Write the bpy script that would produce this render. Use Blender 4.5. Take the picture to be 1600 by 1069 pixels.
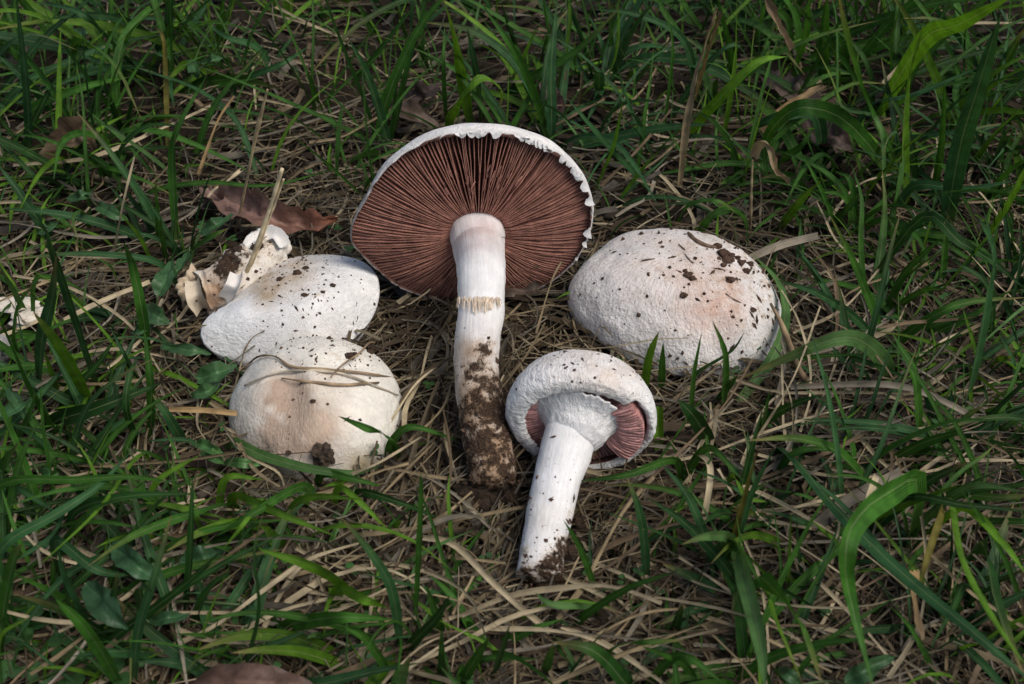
import bpy, bmesh, math, random
import numpy as np
from mathutils import Vector, noise
from mathutils.bvhtree import BVHTree
R = math.radians
random.seed(11)
for o in list(bpy.data.objects): bpy.data.objects.remove(o, do_unlink=True)
scn = bpy.context.scene
col = scn.collection

# ------------------------------------------------------------------ camera, sky, sun, exposure
S = 0.01                       # everything below is measured in centimetres
PITCH, DIST, FPX = R(42), 50.0, 1739.0
cp, sp = math.cos(PITCH), math.sin(PITCH)
CAM = np.array([0, -DIST*cp, DIST*sp])
cam_d = bpy.data.cameras.new('camera'); cam = bpy.data.objects.new('camera', cam_d); col.objects.link(cam)
cam.location = CAM*S; cam.rotation_euler = (math.pi/2-PITCH, 0, 0)
cam_d.sensor_width = 36; cam_d.lens = 36*FPX/1600
cam_d.clip_start = 0.01; cam_d.clip_end = 200
cam_d.dof.use_dof = True; cam_d.dof.focus_distance = 0.49; cam_d.dof.aperture_fstop = 20
scn.camera = cam

SUN = Vector((0.46, -0.26, 0.85)).normalized()       # direction towards the light
w = bpy.data.worlds.new('World'); scn.world = w; w.use_nodes = True
wn = w.node_tree.nodes; wl = w.node_tree.links; wn.clear()
sky = wn.new('ShaderNodeTexSky'); sky.sky_type = 'NISHITA'; sky.sun_disc = False
sky.sun_elevation = math.asin(SUN.z); sky.sun_rotation = math.atan2(SUN.x, SUN.y)
sky.air_density = 1.0; sky.dust_density = 3.0
bg = wn.new('ShaderNodeBackground'); bg.inputs['Strength'].default_value = 0.068
wo = wn.new('ShaderNodeOutputWorld'); wl.new(sky.outputs[0], bg.inputs[0]); wl.new(bg.outputs[0], wo.inputs[0])
sd = bpy.data.lights.new('sun', 'SUN'); sd.energy = 1.7; sd.angle = R(34); sd.color = (1, 0.965, 0.91)
sun = bpy.data.objects.new('sun', sd); col.objects.link(sun)
sun.rotation_euler = SUN.to_track_quat('Z', 'Y').to_euler(); sun.location = (0.6, -0.1, 1.2)
vs = scn.view_settings; vs.view_transform = 'Standard'; vs.look = 'None'; vs.gamma = 1; vs.use_curve_mapping = False
vs.exposure = 0.60

# ------------------------------------------------------------------ helpers
def at(px, py, h=0.0):
    """point (cm) at height h that the photograph shows at this pixel"""
    d = np.array([(px-800)/FPX, -(py-534.5)/FPX*sp + cp, -(py-534.5)/FPX*cp - sp])
    return CAM + d*((h-CAM[2])/d[2])
def on_plane(px, py, c, n):
    d = np.array([(px-800)/FPX, -(py-534.5)/FPX*sp + cp, -(py-534.5)/FPX*cp - sp])
    return CAM + d*(np.dot(c-CAM, n)/np.dot(d, n))
def pix(p):
    q = np.asarray(p, float)-CAM
    z = q[1]*cp - q[2]*sp
    return 800+FPX*q[0]/z, 534.5-FPX*(q[1]*sp+q[2]*cp)/z
def cmpx(p):                   # centimetres per photo pixel there
    q = np.asarray(p)-CAM; return (q[1]*cp-q[2]*sp)/FPX
def unit(v): v = np.asarray(v, float); return v/max(1e-9, np.linalg.norm(v))
def sm(a, b, x): t = min(1, max(0, (x-a)/(b-a))); return t*t*(3-2*t)
def nz(p, s=1.0, off=0.0): return noise.noise(Vector((p[0]*s+off, p[1]*s-off*.7, p[2]*s+off*1.3)))
def tag(o, label=None, cat=None, group=None, kind=None):
    if label: o['label'] = label
    if cat: o['category'] = cat
    if group: o['group'] = group
    if kind: o['kind'] = kind
    return o
def empty(name, p):
    o = bpy.data.objects.new(name, None); col.objects.link(o); o.location = np.asarray(p)*S
    o.empty_display_size = 0.01; return o
def build(name, V, F, mat, parent=None, origin=None, tint=None, dirt=None, uv=None, smooth=True, fib=None):
    """ONE mesh object from vertices in centimetres"""
    V = np.asarray(V, float)
    if parent is not None: org = np.array(parent['_org'])
    else: org = np.asarray(origin if origin is not None else V[0], float)
    me = bpy.data.meshes.new(name)
    me.from_pydata(((V-org)*S).tolist(), [], F)
    if smooth: me.polygons.foreach_set('use_smooth', [True]*len(me.polygons))
    if tint is not None:
        a = me.color_attributes.new('tint', 'FLOAT_COLOR', 'POINT')
        t = np.asarray(tint, float)
        if t.ndim == 1: t = np.tile(t, (len(V), 1))
        t = np.concatenate([t[:, :3], np.ones((len(V), 1))], 1)
        a.data.foreach_set('color', t.ravel())
    if dirt is not None:
        a = me.attributes.new('dirt', 'FLOAT', 'POINT'); a.data.foreach_set('value', np.asarray(dirt, float))
    if fib is not None:
        a = me.attributes.new('fib', 'FLOAT_VECTOR', 'POINT'); a.data.foreach_set('vector', np.asarray(fib, float).ravel())
    if uv is not None:
        l = me.uv_layers.new(name='UVMap'); idx = np.zeros(len(me.loops), int); me.loops.foreach_get('vertex_index', idx)
        l.data.foreach_set('uv', np.asarray(uv, float)[idx].ravel())
    me.materials.append(mat)
    o = bpy.data.objects.new(name, me); col.objects.link(o)
    if parent is not None: o.parent = parent
    else: o.location = org*S
    o['_org'] = org.tolist()
    return o
def root(name, p, label, cat, group=None):
    o = empty(name, p); o['_org'] = [float(x) for x in p]; return tag(o, label, cat, group)
class Soup:                    # many small pieces gathered into one mesh
    def __init__(s): s.V = []; s.F = []; s.T = []; s.U = []; s.n = 0
    def add(s, V, F, tint, uv=None):
        n = s.n; s.V.append(np.asarray(V)); s.F += [[i+n for i in f] for f in F]; s.n += len(V)
        t = np.asarray(tint, float); s.T.append(np.tile(t, (len(V), 1)) if t.ndim == 1 else t)
        s.U.append(np.asarray(uv) if uv is not None else np.zeros((len(V), 2)))
    def build(s, name, mat, parent=None, origin=None, smooth=True):
        return build(name, np.concatenate(s.V), s.F, mat, parent, origin, np.concatenate(s.T), None, np.concatenate(s.U), smooth)

# ------------------------------------------------------------------ materials
def mat_new(name):
    m = bpy.data.materials.new(name); m.use_nodes = True; nt = m.node_tree; nt.nodes.clear()
    def N(t, **k):
        n = nt.nodes.new('ShaderNode'+t)
        for a, b in k.items():
            if a in n.inputs: n.inputs[a].default_value = b
            else: setattr(n, a, b)
        return n
    out = N('OutputMaterial'); return m, nt, N, nt.links.new, out
def coords(N, L, scale, kind='Object', stretch=(1, 1, 1)):
    t = N('TexCoord'); mp = N('Mapping'); mp.inputs['Scale'].default_value = [scale*x for x in stretch]
    L(t.outputs[kind], mp.inputs['Vector']); return mp.outputs[0]
def nois(N, L, vec, scale=1, detail=4, rough=.55):
    n = N('TexNoise'); n.inputs['Scale'].default_value = scale; n.inputs['Detail'].default_value = detail; n.inputs['Roughness'].default_value = rough
    L(vec, n.inputs['Vector']); return n.outputs['Fac']
def rng(N, L, val, a, b, c, d, smooth=False):
    n = N('MapRange'); n.inputs[1].default_value = a; n.inputs[2].default_value = b; n.inputs[3].default_value = c; n.inputs[4].default_value = d
    if smooth: n.interpolation_type = 'SMOOTHSTEP'
    L(val, n.inputs[0]); return n.outputs[0]
def mth(N, L, op, a, b):
    n = N('Math'); n.operation = op
    for i, v in enumerate((a, b)):
        if isinstance(v, (int, float)): n.inputs[i].default_value = v
        else: L(v, n.inputs[i])
    return n.outputs[0]
def mix(N, L, fac, a, b, mode='MIX'):
    n = N('Mix'); n.data_type = 'RGBA'; n.blend_type = mode
    for i, v in ((0, fac), (6, a), (7, b)):
        if isinstance(v, (int, float)): n.inputs[i].default_value = v
        elif isinstance(v, tuple): n.inputs[i].default_value = (*v, 1)
        else: L(v, n.inputs[i])
    return n.outputs[2]
def bump(N, L, h, strength, dist, prev=None):
    b = N('Bump'); b.inputs['Strength'].default_value = strength; b.inputs['Distance'].default_value = dist
    L(h, b.inputs['Height'])
    if prev is not None: L(prev, b.inputs['Normal'])
    return b.outputs[0]
def attr(N, name): a = N('Attribute'); a.attribute_name = name; return a

def m_blade(name, trans, rough, veins=True, spec=.35):
    m, nt, N, L, out = mat_new(name)
    t = attr(N, 'tint').outputs['Color']
    uv = N('UVMap'); sx = N('SeparateXYZ'); L(uv.outputs[0], sx.inputs[0])
    n1 = nois(N, L, coords(N, L, 100), 1.3, 2); n2 = nois(N, L, coords(N, L, 1, 'UV', (34, 2.5, 1)), 1, 1)
    c = mix(N, L, 1.0, t, rng_col(N, L, n1, .35, .65, .72, 1.22), 'MULTIPLY')
    c = mix(N, L, 1.0, c, rng_col(N, L, n2, .3, .7, .74, 1.22), 'MULTIPLY')
    if veins:                  # pale midrib and fine parallel veins
        d = mth(N, L, 'ABSOLUTE', mth(N, L, 'SUBTRACT', sx.outputs[0], .5), 0)
        rib = rng(N, L, d, .02, .055, .30, 0, True)
        c = mix(N, L, rib, c, (.30, .36, .17))
        # scattered insect scars and yellow spots
        n3 = nois(N, L, coords(N, L, 100), 3.1, 2); c = mix(N, L, rng(N, L, n3, .73, .78, 0, .55, True), c, (.30, .27, .10))
    b = N('BsdfPrincipled'); L(c, b.inputs['Base Color']); b.inputs['Roughness'].default_value = rough; b.inputs['Specular IOR Level'].default_value = spec
    wv = mth(N, L, 'SINE', mth(N, L, 'MULTIPLY', sx.outputs[0], 62.0), 0)
    L(bump(N, L, wv, .35, .0003, bump(N, L, n2, .4, .0006)), b.inputs['Normal'])
    tr = N('BsdfTranslucent'); L(mix(N, L, 1.0, c, (1.25, 1.25, .6), 'MULTIPLY'), tr.inputs[0])
    ms = N('MixShader'); ms.inputs[0].default_value = trans; L(b.outputs[0], ms.inputs[1]); L(tr.outputs[0], ms.inputs[2])
    L(ms.outputs[0], out.inputs[0]); return m
def rng_col(N, L, v, a, b, c, d):
    r = rng(N, L, v, a, b, c, d); k = N('CombineColor')
    for i in range(3): L(r, k.inputs[i])
    return k.outputs[0]
def m_skin(name, sss=.12, flake=1.0, fibre=(1, 1, 1)):
    m, nt, N, L, out = mat_new(name)
    t = attr(N, 'tint').outputs['Color']; da = attr(N, 'dirt').outputs['Fac']
    co = coords(N, L, 100); cf = coords(N, L, 100, 'Object', fibre)
    n1 = nois(N, L, co, .9, 3); n2 = nois(N, L, cf, 7, 3, .6); n3 = nois(N, L, co, 2.3, 5, .68); n4 = nois(N, L, co, 11, 2)
    c = mix(N, L, 1.0, t, rng_col(N, L, n1, .3, .7, .88, 1.06), 'MULTIPLY')
    c = mix(N, L, 1.0, c, rng_col(N, L, n2, .3, .7, .93, 1.05), 'MULTIPLY')
    fv = attr(N, 'fib').outputs['Vector']      # silky fibres and little scales that follow the growth of the cap or stem
    f1 = nois(N, L, fv, 1.0, 4, .6)
    vf = N('TexVoronoi'); vf.inputs['Scale'].default_value = 1.15; vf.inputs['Randomness'].default_value = 1
    fw = N('Mix'); fw.data_type = 'VECTOR'; fw.inputs[0].default_value = .25; fn_ = N('TexNoise'); fn_.inputs['Scale'].default_value = 1.6; fn_.inputs['Detail'].default_value = 1
    L(fv, fn_.inputs['Vector']); sc_ = N('VectorMath'); sc_.operation = 'MULTIPLY_ADD'; L(fn_.outputs['Color'], sc_.inputs[0]); sc_.inputs[1].default_value = (1.6, 1.6, 1.6); L(fv, sc_.inputs[2]); L(sc_.outputs[0], vf.inputs['Vector'])
    c = mix(N, L, 1.0, c, rng_col(N, L, f1, .3, .7, .95, 1.04), 'MULTIPLY')
    c = mix(N, L, 1.0, c, rng_col(N, L, vf.outputs['Distance'], .1, .8, 1.03, .94), 'MULTIPLY')
    dm = mth(N, L, 'ADD', n3, da)
    fac = rng(N, L, dm, .98, 1.10, 0, 1, True)
    halo = rng(N, L, dm, .78, 1.05, 0, .55, True)
    c = mix(N, L, halo, c, mix(N, L, 1.0, c, (.62, .45, .27), 'MULTIPLY'))
    soil = mix(N, L, rng(N, L, n4, .35, .65, 0, 1), (.016, .009, .005), (.085, .047, .024))
    c = mix(N, L, fac, c, soil)
    sp_ = nois(N, L, co, 16, 2); c = mix(N, L, rng(N, L, mth(N, L, 'ADD', sp_, mth(N, L, 'MULTIPLY', da, .28)), .745, .77, 0, .85, True), c, (.05, .03, .018))
    b = N('BsdfPrincipled'); L(c, b.inputs['Base Color']); b.inputs['Roughness'].default_value = .72; b.inputs['Specular IOR Level'].default_value = .25
    b.inputs['Subsurface Weight'].default_value = sss; b.inputs['Subsurface Radius'].default_value = (1, .75, .6); b.inputs['Subsurface Scale'].default_value = .0025
    v = N('TexVoronoi'); v.inputs['Scale'].default_value = 4.2; v.feature = 'SMOOTH_F1'
    wob = N('Mix'); wob.data_type = 'VECTOR'; wob.inputs[0].default_value = .12
    nn = N('TexNoise'); nn.inputs['Scale'].default_value = 3; L(co, nn.inputs['Vector']); L(co, wob.inputs[4]); L(nn.outputs['Color'], wob.inputs[5]); L(wob.outputs[1], v.inputs['Vector'])
    bn = bump(N, L, v.outputs['Distance'], .08*flake, .0010)
    bn = bump(N, L, n2, .26*flake, .0009, bn); bn = bump(N, L, n4, .20*flake, .0007, bn); bn = bump(N, L, mth(N, L, 'MULTIPLY', fac, n4), .9, .0015, bn)
    bn = bump(N, L, f1, .26*flake, .0009, bn); bn = bump(N, L, rng(N, L, vf.outputs['Distance'], 0, .9, 1, 0), .30*flake, .0010, bn)
    L(bn, b.inputs['Normal']); L(b.outputs[0], out.inputs[0]); return m
def m_simple(name, rough, nscale, lo, hi, bstr, bdist, sss=0, spec=.3, trans=0):
    m, nt, N, L, out = mat_new(name)
    t = attr(N, 'tint').outputs['Color']; co = coords(N, L, 100)
    n1 = nois(N, L, co, nscale, 3, .62); n2 = nois(N, L, co, nscale*5.3, 2)
    c = mix(N, L, 1.0, t, rng_col(N, L, n1, .3, .7, lo, hi), 'MULTIPLY')
    c = mix(N, L, 1.0, c, rng_col(N, L, n2, .3, .7, (1+lo)/2, (1+hi)/2), 'MULTIPLY')
    b = N('BsdfPrincipled'); L(c, b.inputs['Base Color']); b.inputs['Roughness'].default_value = rough; b.inputs['Specular IOR Level'].default_value = spec
    if sss: b.inputs['Subsurface Weight'].default_value = sss; b.inputs['Subsurface Scale'].default_value = .002
    L(bump(N, L, n2, bstr, bdist, bump(N, L, n1, bstr, bdist*3)), b.inputs['Normal'])
    if trans:
        tr = N('BsdfTranslucent'); L(c, tr.inputs[0]); ms = N('MixShader'); ms.inputs[0].default_value = trans
        L(b.outputs[0], ms.inputs[1]); L(tr.outputs[0], ms.inputs[2]); L(ms.outputs[0], out.inputs[0])
    else: L(b.outputs[0], out.inputs[0])
    return m
def m_soil():
    m, nt, N, L, out = mat_new('soil')
    co = coords(N, L, 100); n1 = nois(N, L, co, .25, 3, .65); n2 = nois(N, L, co, 3.0, 3, .65)
    c = mix(N, L, rng(N, L, n1, .3, .7, 0, 1), (.010, .0075, .005), (.034, .024, .015))
    c = mix(N, L, 1.0, c, rng_col(N, L, n2, .3, .7, .5, 1.5), 'MULTIPLY')
    b = N('BsdfPrincipled'); L(c, b.inputs['Base Color']); b.inputs['Roughness'].default_value = .95; b.inputs['Specular IOR Level'].default_value = .15
    L(bump(N, L, n2, 1, .004), b.inputs['Normal']); L(b.outputs[0], out.inputs[0]); return m
M_GRASS = m_blade('green_grass', .24, .50, True, .20)
M_STRAW = m_blade('dry_straw', .10, .6, False, .25)
M_SKIN = m_skin('mushroom_skin')
M_SKINF = m_skin('fleecy_mushroom_skin', .12, 1.5)
M_STEM = m_skin('mushroom_stem', .15, .45, (3.0, .6, 1))
M_GILL = m_simple('gills', .75, 2.2, .72, 1.25, .3, .0003, .0, .2, .12)
M_CRUMB = m_simple('soil_crumb', .95, 6, .6, 1.4, .8, .0006)
M_LEAF = m_simple('dead_leaf', .55, .8, .65, 1.3, .4, .0006, 0, .35, .08)
M_WEED = m_simple('weed_leaf', .45, .9, .75, 1.22, .4, .0006, 0, .4, .2)
M_STONE = m_simple('stone', .85, 1.4, .7, 1.25, .5, .001)
M_SOIL = m_soil()

# ------------------------------------------------------------------ ribbons: blades, straws, leaves
def crom(P, n):
    P = np.asarray(P, float)
    if len(P) == 2: P = np.array([P[0], (P[0]*2+P[1])/3, (P[0]+P[1]*2)/3, P[1]])
    Q = np.concatenate([[2*P[0]-P[1]], P, [2*P[-1]-P[-2]]]); out = []
    seg = len(P)-1
    for i in range(n+1):
        u = i/n*seg; k = min(int(u), seg-1); t = u-k
        a, b, c, d = Q[k], Q[k+1], Q[k+2], Q[k+3]
        out.append(.5*((2*b)+(c-a)*t+(2*a-5*b+4*c-d)*t*t+(3*b-a-3*c+d)*t**3))
    return np.array(out)
def ribbon(P, width, prof='blade', fold=.18, n=12, nref=None, twist=0.0, nc=3, wav=0.0, seed=0, curl=0.0):
    C = crom(P, n); T = np.gradient(C, axis=0); T /= np.maximum(1e-9, np.linalg.norm(T, axis=1))[:, None]
    nr = unit(nref if nref is not None else (0, -.6, .8))
    V = []; UV = []; side_prev = None
    for i in range(n+1):
        s = i/n
        sd_ = np.cross(T[i], nr); l = np.linalg.norm(sd_)
        if l < .15 and side_prev is not None: sd_ = side_prev.copy()
        else: sd_ = sd_/max(l, 1e-6)
        if side_prev is not None:
            if np.dot(sd_, side_prev) < 0: sd_ = -sd_
            sd_ = unit(sd_*.6+side_prev*.4)
        side_prev = sd_
        nn_ = np.cross(sd_, T[i])
        a = twist*s; sd2 = sd_*math.cos(a)+nn_*math.sin(a); nn2 = np.cross(sd2, T[i])
        if prof == 'blade': ww = min(1, .62+1.6*s)*(1-s**2.6)**.85 if s < 1 else 0.0
        elif prof == 'cut': ww = min(1, .8+.6*s)*(1-.12*s)
        elif prof == 'straw': ww = (.8+.2*math.sin(s*9+seed))*(1-.35*s)
        else: ww = prof(s)
        hw = width*.5*max(ww, .02)
        for j in range(nc):
            u = j/(nc-1)*2-1
            off = -fold*hw*(1-abs(u))*1.6+curl*hw*u*u
            p = C[i]+sd2*hw*u+nn2*off
            if wav: p = p+nn2*wav*nz(C[i]+sd2*hw*u*1.4, 1.6, seed*3.1)+sd2*wav*.5*nz(C[i], 2.1, seed+u)*abs(u)
            V.append(p); UV.append((u*.5+.5, s))
    F = [[i*nc+j, i*nc+j+1, (i+1)*nc+j+1, (i+1)*nc+j] for i in range(n) for j in range(nc-1)]
    return np.array(V), F, np.array(UV)
def shade(uv, a, b=None, p=3.0):            # colour along the blade, base to tip
    a = np.asarray(a)
    if b is None: return np.tile(a, (len(uv), 1))
    s = (uv[:, 1]**p)[:, None]; return a*(1-s)+np.asarray(b)*s

# ------------------------------------------------------------------ lathe-like closed surfaces
FIB = []
def polar(fn, nt, ts):
    """fn(theta, t) over t in ts; first and last rows close to a point"""
    V = []; F = []; m = len(ts)
    for t in ts:
        for k in range(nt): V.append(fn(2*math.pi*k/nt, t))
    for i in range(m-1):
        for k in range(nt):
            F.append([i*nt+k, i*nt+(k+1) % nt, (i+1)*nt+(k+1) % nt, (i+1)*nt+k])
    FIB[:] = [(15*math.cos(2*math.pi*k/nt), 15*math.sin(2*math.pi*k/nt), t*13) for t in ts for k in range(nt)]+[(15, 0, 0), (15, 0, 26)]
    V = list(V); a = len(V); V.append(np.mean(V[:nt], axis=0)); b = len(V); V.append(np.mean(V[(m-1)*nt:m*nt], axis=0))
    for k in range(nt):
        F.append([a, (k+1) % nt, k]); F.append([b, (m-1)*nt+k, (m-1)*nt+(k+1) % nt])
    return np.array(V), F
def tube(P, rad, nt=56, n=90, rough=.05, seed=0):
    C = crom(P, n); rr = np.interp(np.linspace(0, 1, n+1), np.linspace(0, 1, len(rad)), rad)
    FIB[:] = [(5*math.cos(2*math.pi*k/nt), 5*math.sin(2*math.pi*k/nt), i/n*5) for i in range(n+1) for k in range(nt)]+[(0, 0, 0), (0, 0, 0)]
    T = np.gradient(C, axis=0); V = []; U = []
    for i in range(n+1):
        t = unit(T[i]); e1 = unit(np.cross(t, (0.05, .1, 1))); e2 = np.cross(e1, t)
        for k in range(nt):
            a = 2*math.pi*k/nt; d = e1*math.cos(a)+e2*math.sin(a)
            q = C[i]+d*rr[i]
            r = rr[i]+rough*nz(q, .7, seed)+rough*.5*nz(q, 2.2, seed)+rough*.25*nz(q, 5, seed)
            V.append(C[i]+d*r); U.append(i/n)
    F = [[i*nt+k, i*nt+(k+1) % nt, (i+1)*nt+(k+1) % nt, (i+1)*nt+k] for i in range(n) for k in range(nt)]
    for row, cpt, flip in ((0, C[0], 0), (n, C[-1], 1)):
        b = len(V); V.append(cpt-unit(T[row])*(.25 if not flip else -.1)*rr[row]); U.append(row/n)
        for k in range(nt):
            f = [b, row*nt+k, row*nt+(k+1) % nt]; F.append(f if flip else f[::-1])
    return np.array(V), F, np.array(U), C, rr
def lump(c, r, seed, sub=2, flat=(1, 1, 1), amp=.35):
    bm = bmesh.new(); bmesh.ops.create_icosphere(bm, subdivisions=sub, radius=1)
    V = []
    for v in bm.verts:
        p = np.array(v.co); k = 1+amp*nz(p, 1.3, seed)+amp*.6*nz(p, 3.1, seed)
        V.append(np.asarray(c)+p*k*r*np.asarray(flat))
    F = [[v.index for v in f.verts] for f in bm.faces]; bm.free(); return np.array(V), F
OCT = [[0, 1, 2], [0, 2, 3], [0, 3, 4], [0, 4, 1], [5, 2, 1], [5, 3, 2], [5, 4, 3], [5, 1, 4]]
def crumb(c, r, nrm, rnd, elong=1.0):
    nrm = unit(nrm); t = unit(np.cross(nrm, (rnd.uniform(-1, 1), rnd.uniform(-1, 1), rnd.uniform(-1, 1)))); b = np.cross(nrm, t)
    j = lambda: rnd.uniform(.6, 1.35)
    V = [nrm*r*.9*j(), t*r*j()*elong, b*r*j(), -t*r*j()*elong, -b*r*j(), -nrm*r*.4]
    return np.array([np.asarray(c)+v for v in V]), OCT
def scatter(V, F, n, rnd, weight, rmin, rmax, parent, name='soil_crumbs', up=.05):
    """loose soil specks stuck on a surface, thicker where weight says"""
    so = Soup(); tri = [f for f in F if len(f) >= 3]; got = 0; tries = 0
    A = []
    for f in tri:
        p = [V[i] for i in f]; A.append(np.linalg.norm(np.cross(p[1]-p[0], p[2]-p[0])))
    cum = np.cumsum(A); cum /= cum[-1]
    mid = V.mean(0); vol = sum(np.dot(V[f[0]]-mid, np.cross(V[f[1]]-V[f[0]], V[f[2]]-V[f[0]])) for f in tri[::5]); sgn = 1 if vol > 0 else -1
    while got < n and tries < n*60:
        tries += 1
        f = tri[int(np.searchsorted(cum, rnd.random()))]; p = [V[i] for i in f]
        a, b = rnd.random(), rnd.random()
        q = p[0]+(p[1]-p[0])*a+(p[2]-p[0])*b if a+b < 1 or len(f) == 3 else p[2]+(p[1]-p[2])*(1-a)+(p[3]-p[2])*(1-b)
        nr = unit(np.cross(p[1]-p[0], p[2]-p[0]))*sgn
        if rnd.random() > weight(q, nr): continue
        r = rmin+(rmax-rmin)*rnd.random()**3
        e = rnd.uniform(1.8, 4) if rnd.random() < .22 else 1
        if e > 1: r *= .7
        v, ff = crumb(q+nr*r*.2, r, nr, rnd, e)
        d = rnd.uniform(.5, 1.5); so.add(v, ff, (.085*d, .050*d, .032*d)); got += 1
    if got:
        o = so.build(name, M_CRUMB, parent, smooth=False); o['kind'] = 'stuff'
def bvh(V, F): return BVHTree.FromPolygons([Vector(v) for v in V], F)
def hit(tree, px, py, lift):
    d = unit(on_plane(px, py, np.zeros(3), np.array([0, 0, 1.]))-CAM)
    loc, nr, i, dist = tree.ray_cast(Vector(CAM), Vector(d))
    if loc is None: return None
    nr = np.array(nr); nr = nr if np.dot(nr, d) < 0 else -nr
    return np.array(loc)+nr*lift
def spots(L):                  # weight/mask made of soft patches given as (px, py, radius px, amount)
    def f(q, nr=None):
        x, y = pix(q); return sum(a*math.exp(-((x-u)**2+(y-v)**2)/(2*r*r)) for u, v, r, a in L)
    return f
def stain(V, base, patches):
    out = np.tile(np.asarray(base, float), (len(V), 1))
    for f, c in patches:
        for i, v in enumerate(V):
            a = max(0, min(1, f(v)*(1+.7*nz(v, .9, 5)+.4*nz(v, 2.6, 9)))); out[i] = out[i]*(1-a)+np.asarray(c)*a
    return out

# ------------------------------------------------------------------ ground: one sheet of dark soil
def gh(x, y):                  # gentle relief of the soil (cm)
    return .35*noise.noise(Vector((x*.12, y*.12, 3.3)))+.22*noise.noise(Vector((x*.5, y*.5, 7.1)))-.35
def axis(lo, hi, step, far):
    a = list(np.arange(lo, hi+.01, step)); d = step
    p = [hi]; q = [lo]
    while p[-1] < far: d *= 1.35; p.append(p[-1]+d); q.append(q[-1]-d)
    return q[:0:-1]+a+p[1:]
gx = axis(-60, 60, .8, 2500); gy = axis(-36, 76, .8, 2500)
V = [(x, y, gh(x, y)) for y in gy for x in gx]; nx = len(gx)
F = [[j*nx+i, j*nx+i+1, (j+1)*nx+i+1, (j+1)*nx+i] for j in range(len(gy)-1) for i in range(nx-1)]
tag(build('ground', V, F, M_SOIL, origin=(0, 0, 0)), kind='structure')

WHITE = (.80, .775, .745); PINK = (.60, .42, .34); TAN = (.52, .40, .27); CREAM = (.72, .62, .47)
rnd = random.Random(5)
SURF = {}
# ------------------------------------------------------------------ the big upright mushroom, gills to the viewer
def frame(n):
    n = unit(n); e1 = unit(np.cross((0, 0, 1), n)); e1 = e1 if e1[0] > 0 else -e1
    e2 = np.cross(n, e1); e2 = e2 if e2[2] > 0 else -e2
    return n, e1, e2
nA = unit((0.03, -1, .05)); nA, e1, e2 = frame(nA)
ybot = at(725, 474, 0)
cA = on_plane(746, 374, ybot, nA)
out_px = [(715, 206), (780, 206), (830, 216), (878, 241), (912, 279), (927, 315), (926, 352), (908, 396), (880, 428), (842, 452), (790, 468), (725, 474), (662, 464), (612, 443), (588, 420), (562, 396), (545, 376), (550, 350), (572, 312), (601, 263), (642, 231), (678, 214)]
ang = []; rad = []
for x, y in out_px:
    q = on_plane(x, y, cA, nA)-cA; ang.append(math.atan2(np.dot(q, e2), np.dot(q, e1)) % (2*math.pi)); rad.append(np.linalg.norm(q))
o_ = np.argsort(ang); ang = np.array(ang)[o_]; rad = np.array(rad)[o_]
def RA(th):
    th = th % (2*math.pi); return float(np.interp(th, np.r_[ang[-1]-2*math.pi, ang, ang[0]+2*math.pi], np.r_[rad[-1], rad, rad[0]]))
def RAs(th): return (RA(th-.07)+2*RA(th)+RA(th+.07))/4
A = root('mushroom', (cA[0], at(770, 745, 0)[1], 0), 'big open mushroom propped up showing wide brown-pink gills and long soil-stained stem', 'mushroom')
def capA(th, t):
    Rr = RAs(th); d = e1*math.cos(th)+e2*math.sin(th)
    if t <= 1:                 # outside, apex to rim
        a = t*math.pi/2; r = Rr*math.sin(a)**.9; z = -.20-2.6*math.cos(a)**.9
        r += .05*nz((r*math.cos(th), r*math.sin(th), z), 1.1)
    elif t <= 1.5:             # the thick rolled, ragged rim
        k = (t-1)*2; r = Rr*(1+.008*math.sin(k*math.pi))-.05*k; z = -.16+.20*k
        r += (.07*nz((th*6, 1, 2))+.07*nz((th*17, 1, 2))+.05*nz((th*45, 1, 7)))*k-.12*k*sm(.1, .9, math.cos(th-1.1))*(1+.9*nz((th*13, 4, 4))+.6*nz((th*31, 2, 4))); z += .10*k*nz((th*9, 5, 2))
    elif t <= 1.7: r = Rr-.08-.12*sm(.1, .9, math.cos(th-1.1)); z = .03-.4*(t-1.5)/.2
    else: k = (t-1.7)/.3; r = (Rr-.10)*(1-k); z = -.37-.60*math.sin(k*math.pi*.5)
    return cA+d*r+nA*z
ts = list(np.linspace(.02, 1, 40))+list(np.linspace(1.05, 1.5, 9))+list(np.linspace(1.55, 1.98, 14))
V, F = polar(capA, 220, ts)
pinkA = [.40, .192, .142]
tint = []
for v in V:
    q = v-cA; r = math.hypot(np.dot(q, e1), np.dot(q, e2)); z = np.dot(q, nA); th = math.atan2(np.dot(q, e2), np.dot(q, e1))
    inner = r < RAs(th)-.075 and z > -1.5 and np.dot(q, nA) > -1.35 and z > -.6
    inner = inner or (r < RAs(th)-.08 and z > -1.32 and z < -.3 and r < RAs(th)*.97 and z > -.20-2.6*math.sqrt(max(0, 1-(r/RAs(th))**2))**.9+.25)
    g = .30+.70*sm(-.45, .55, math.cos(th-1.15)+.35*nz((th*4, 1, 8)))  # rim fades dark towards lower left: soil stain, plus shade put into the colour
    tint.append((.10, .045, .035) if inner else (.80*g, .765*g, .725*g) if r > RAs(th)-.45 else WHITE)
build('cap', V, F, M_SKINF, A, fib=FIB, tint=tint, dirt=[.10+.22*max(0, nz(v, .8, 2)) for v in V])
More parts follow.
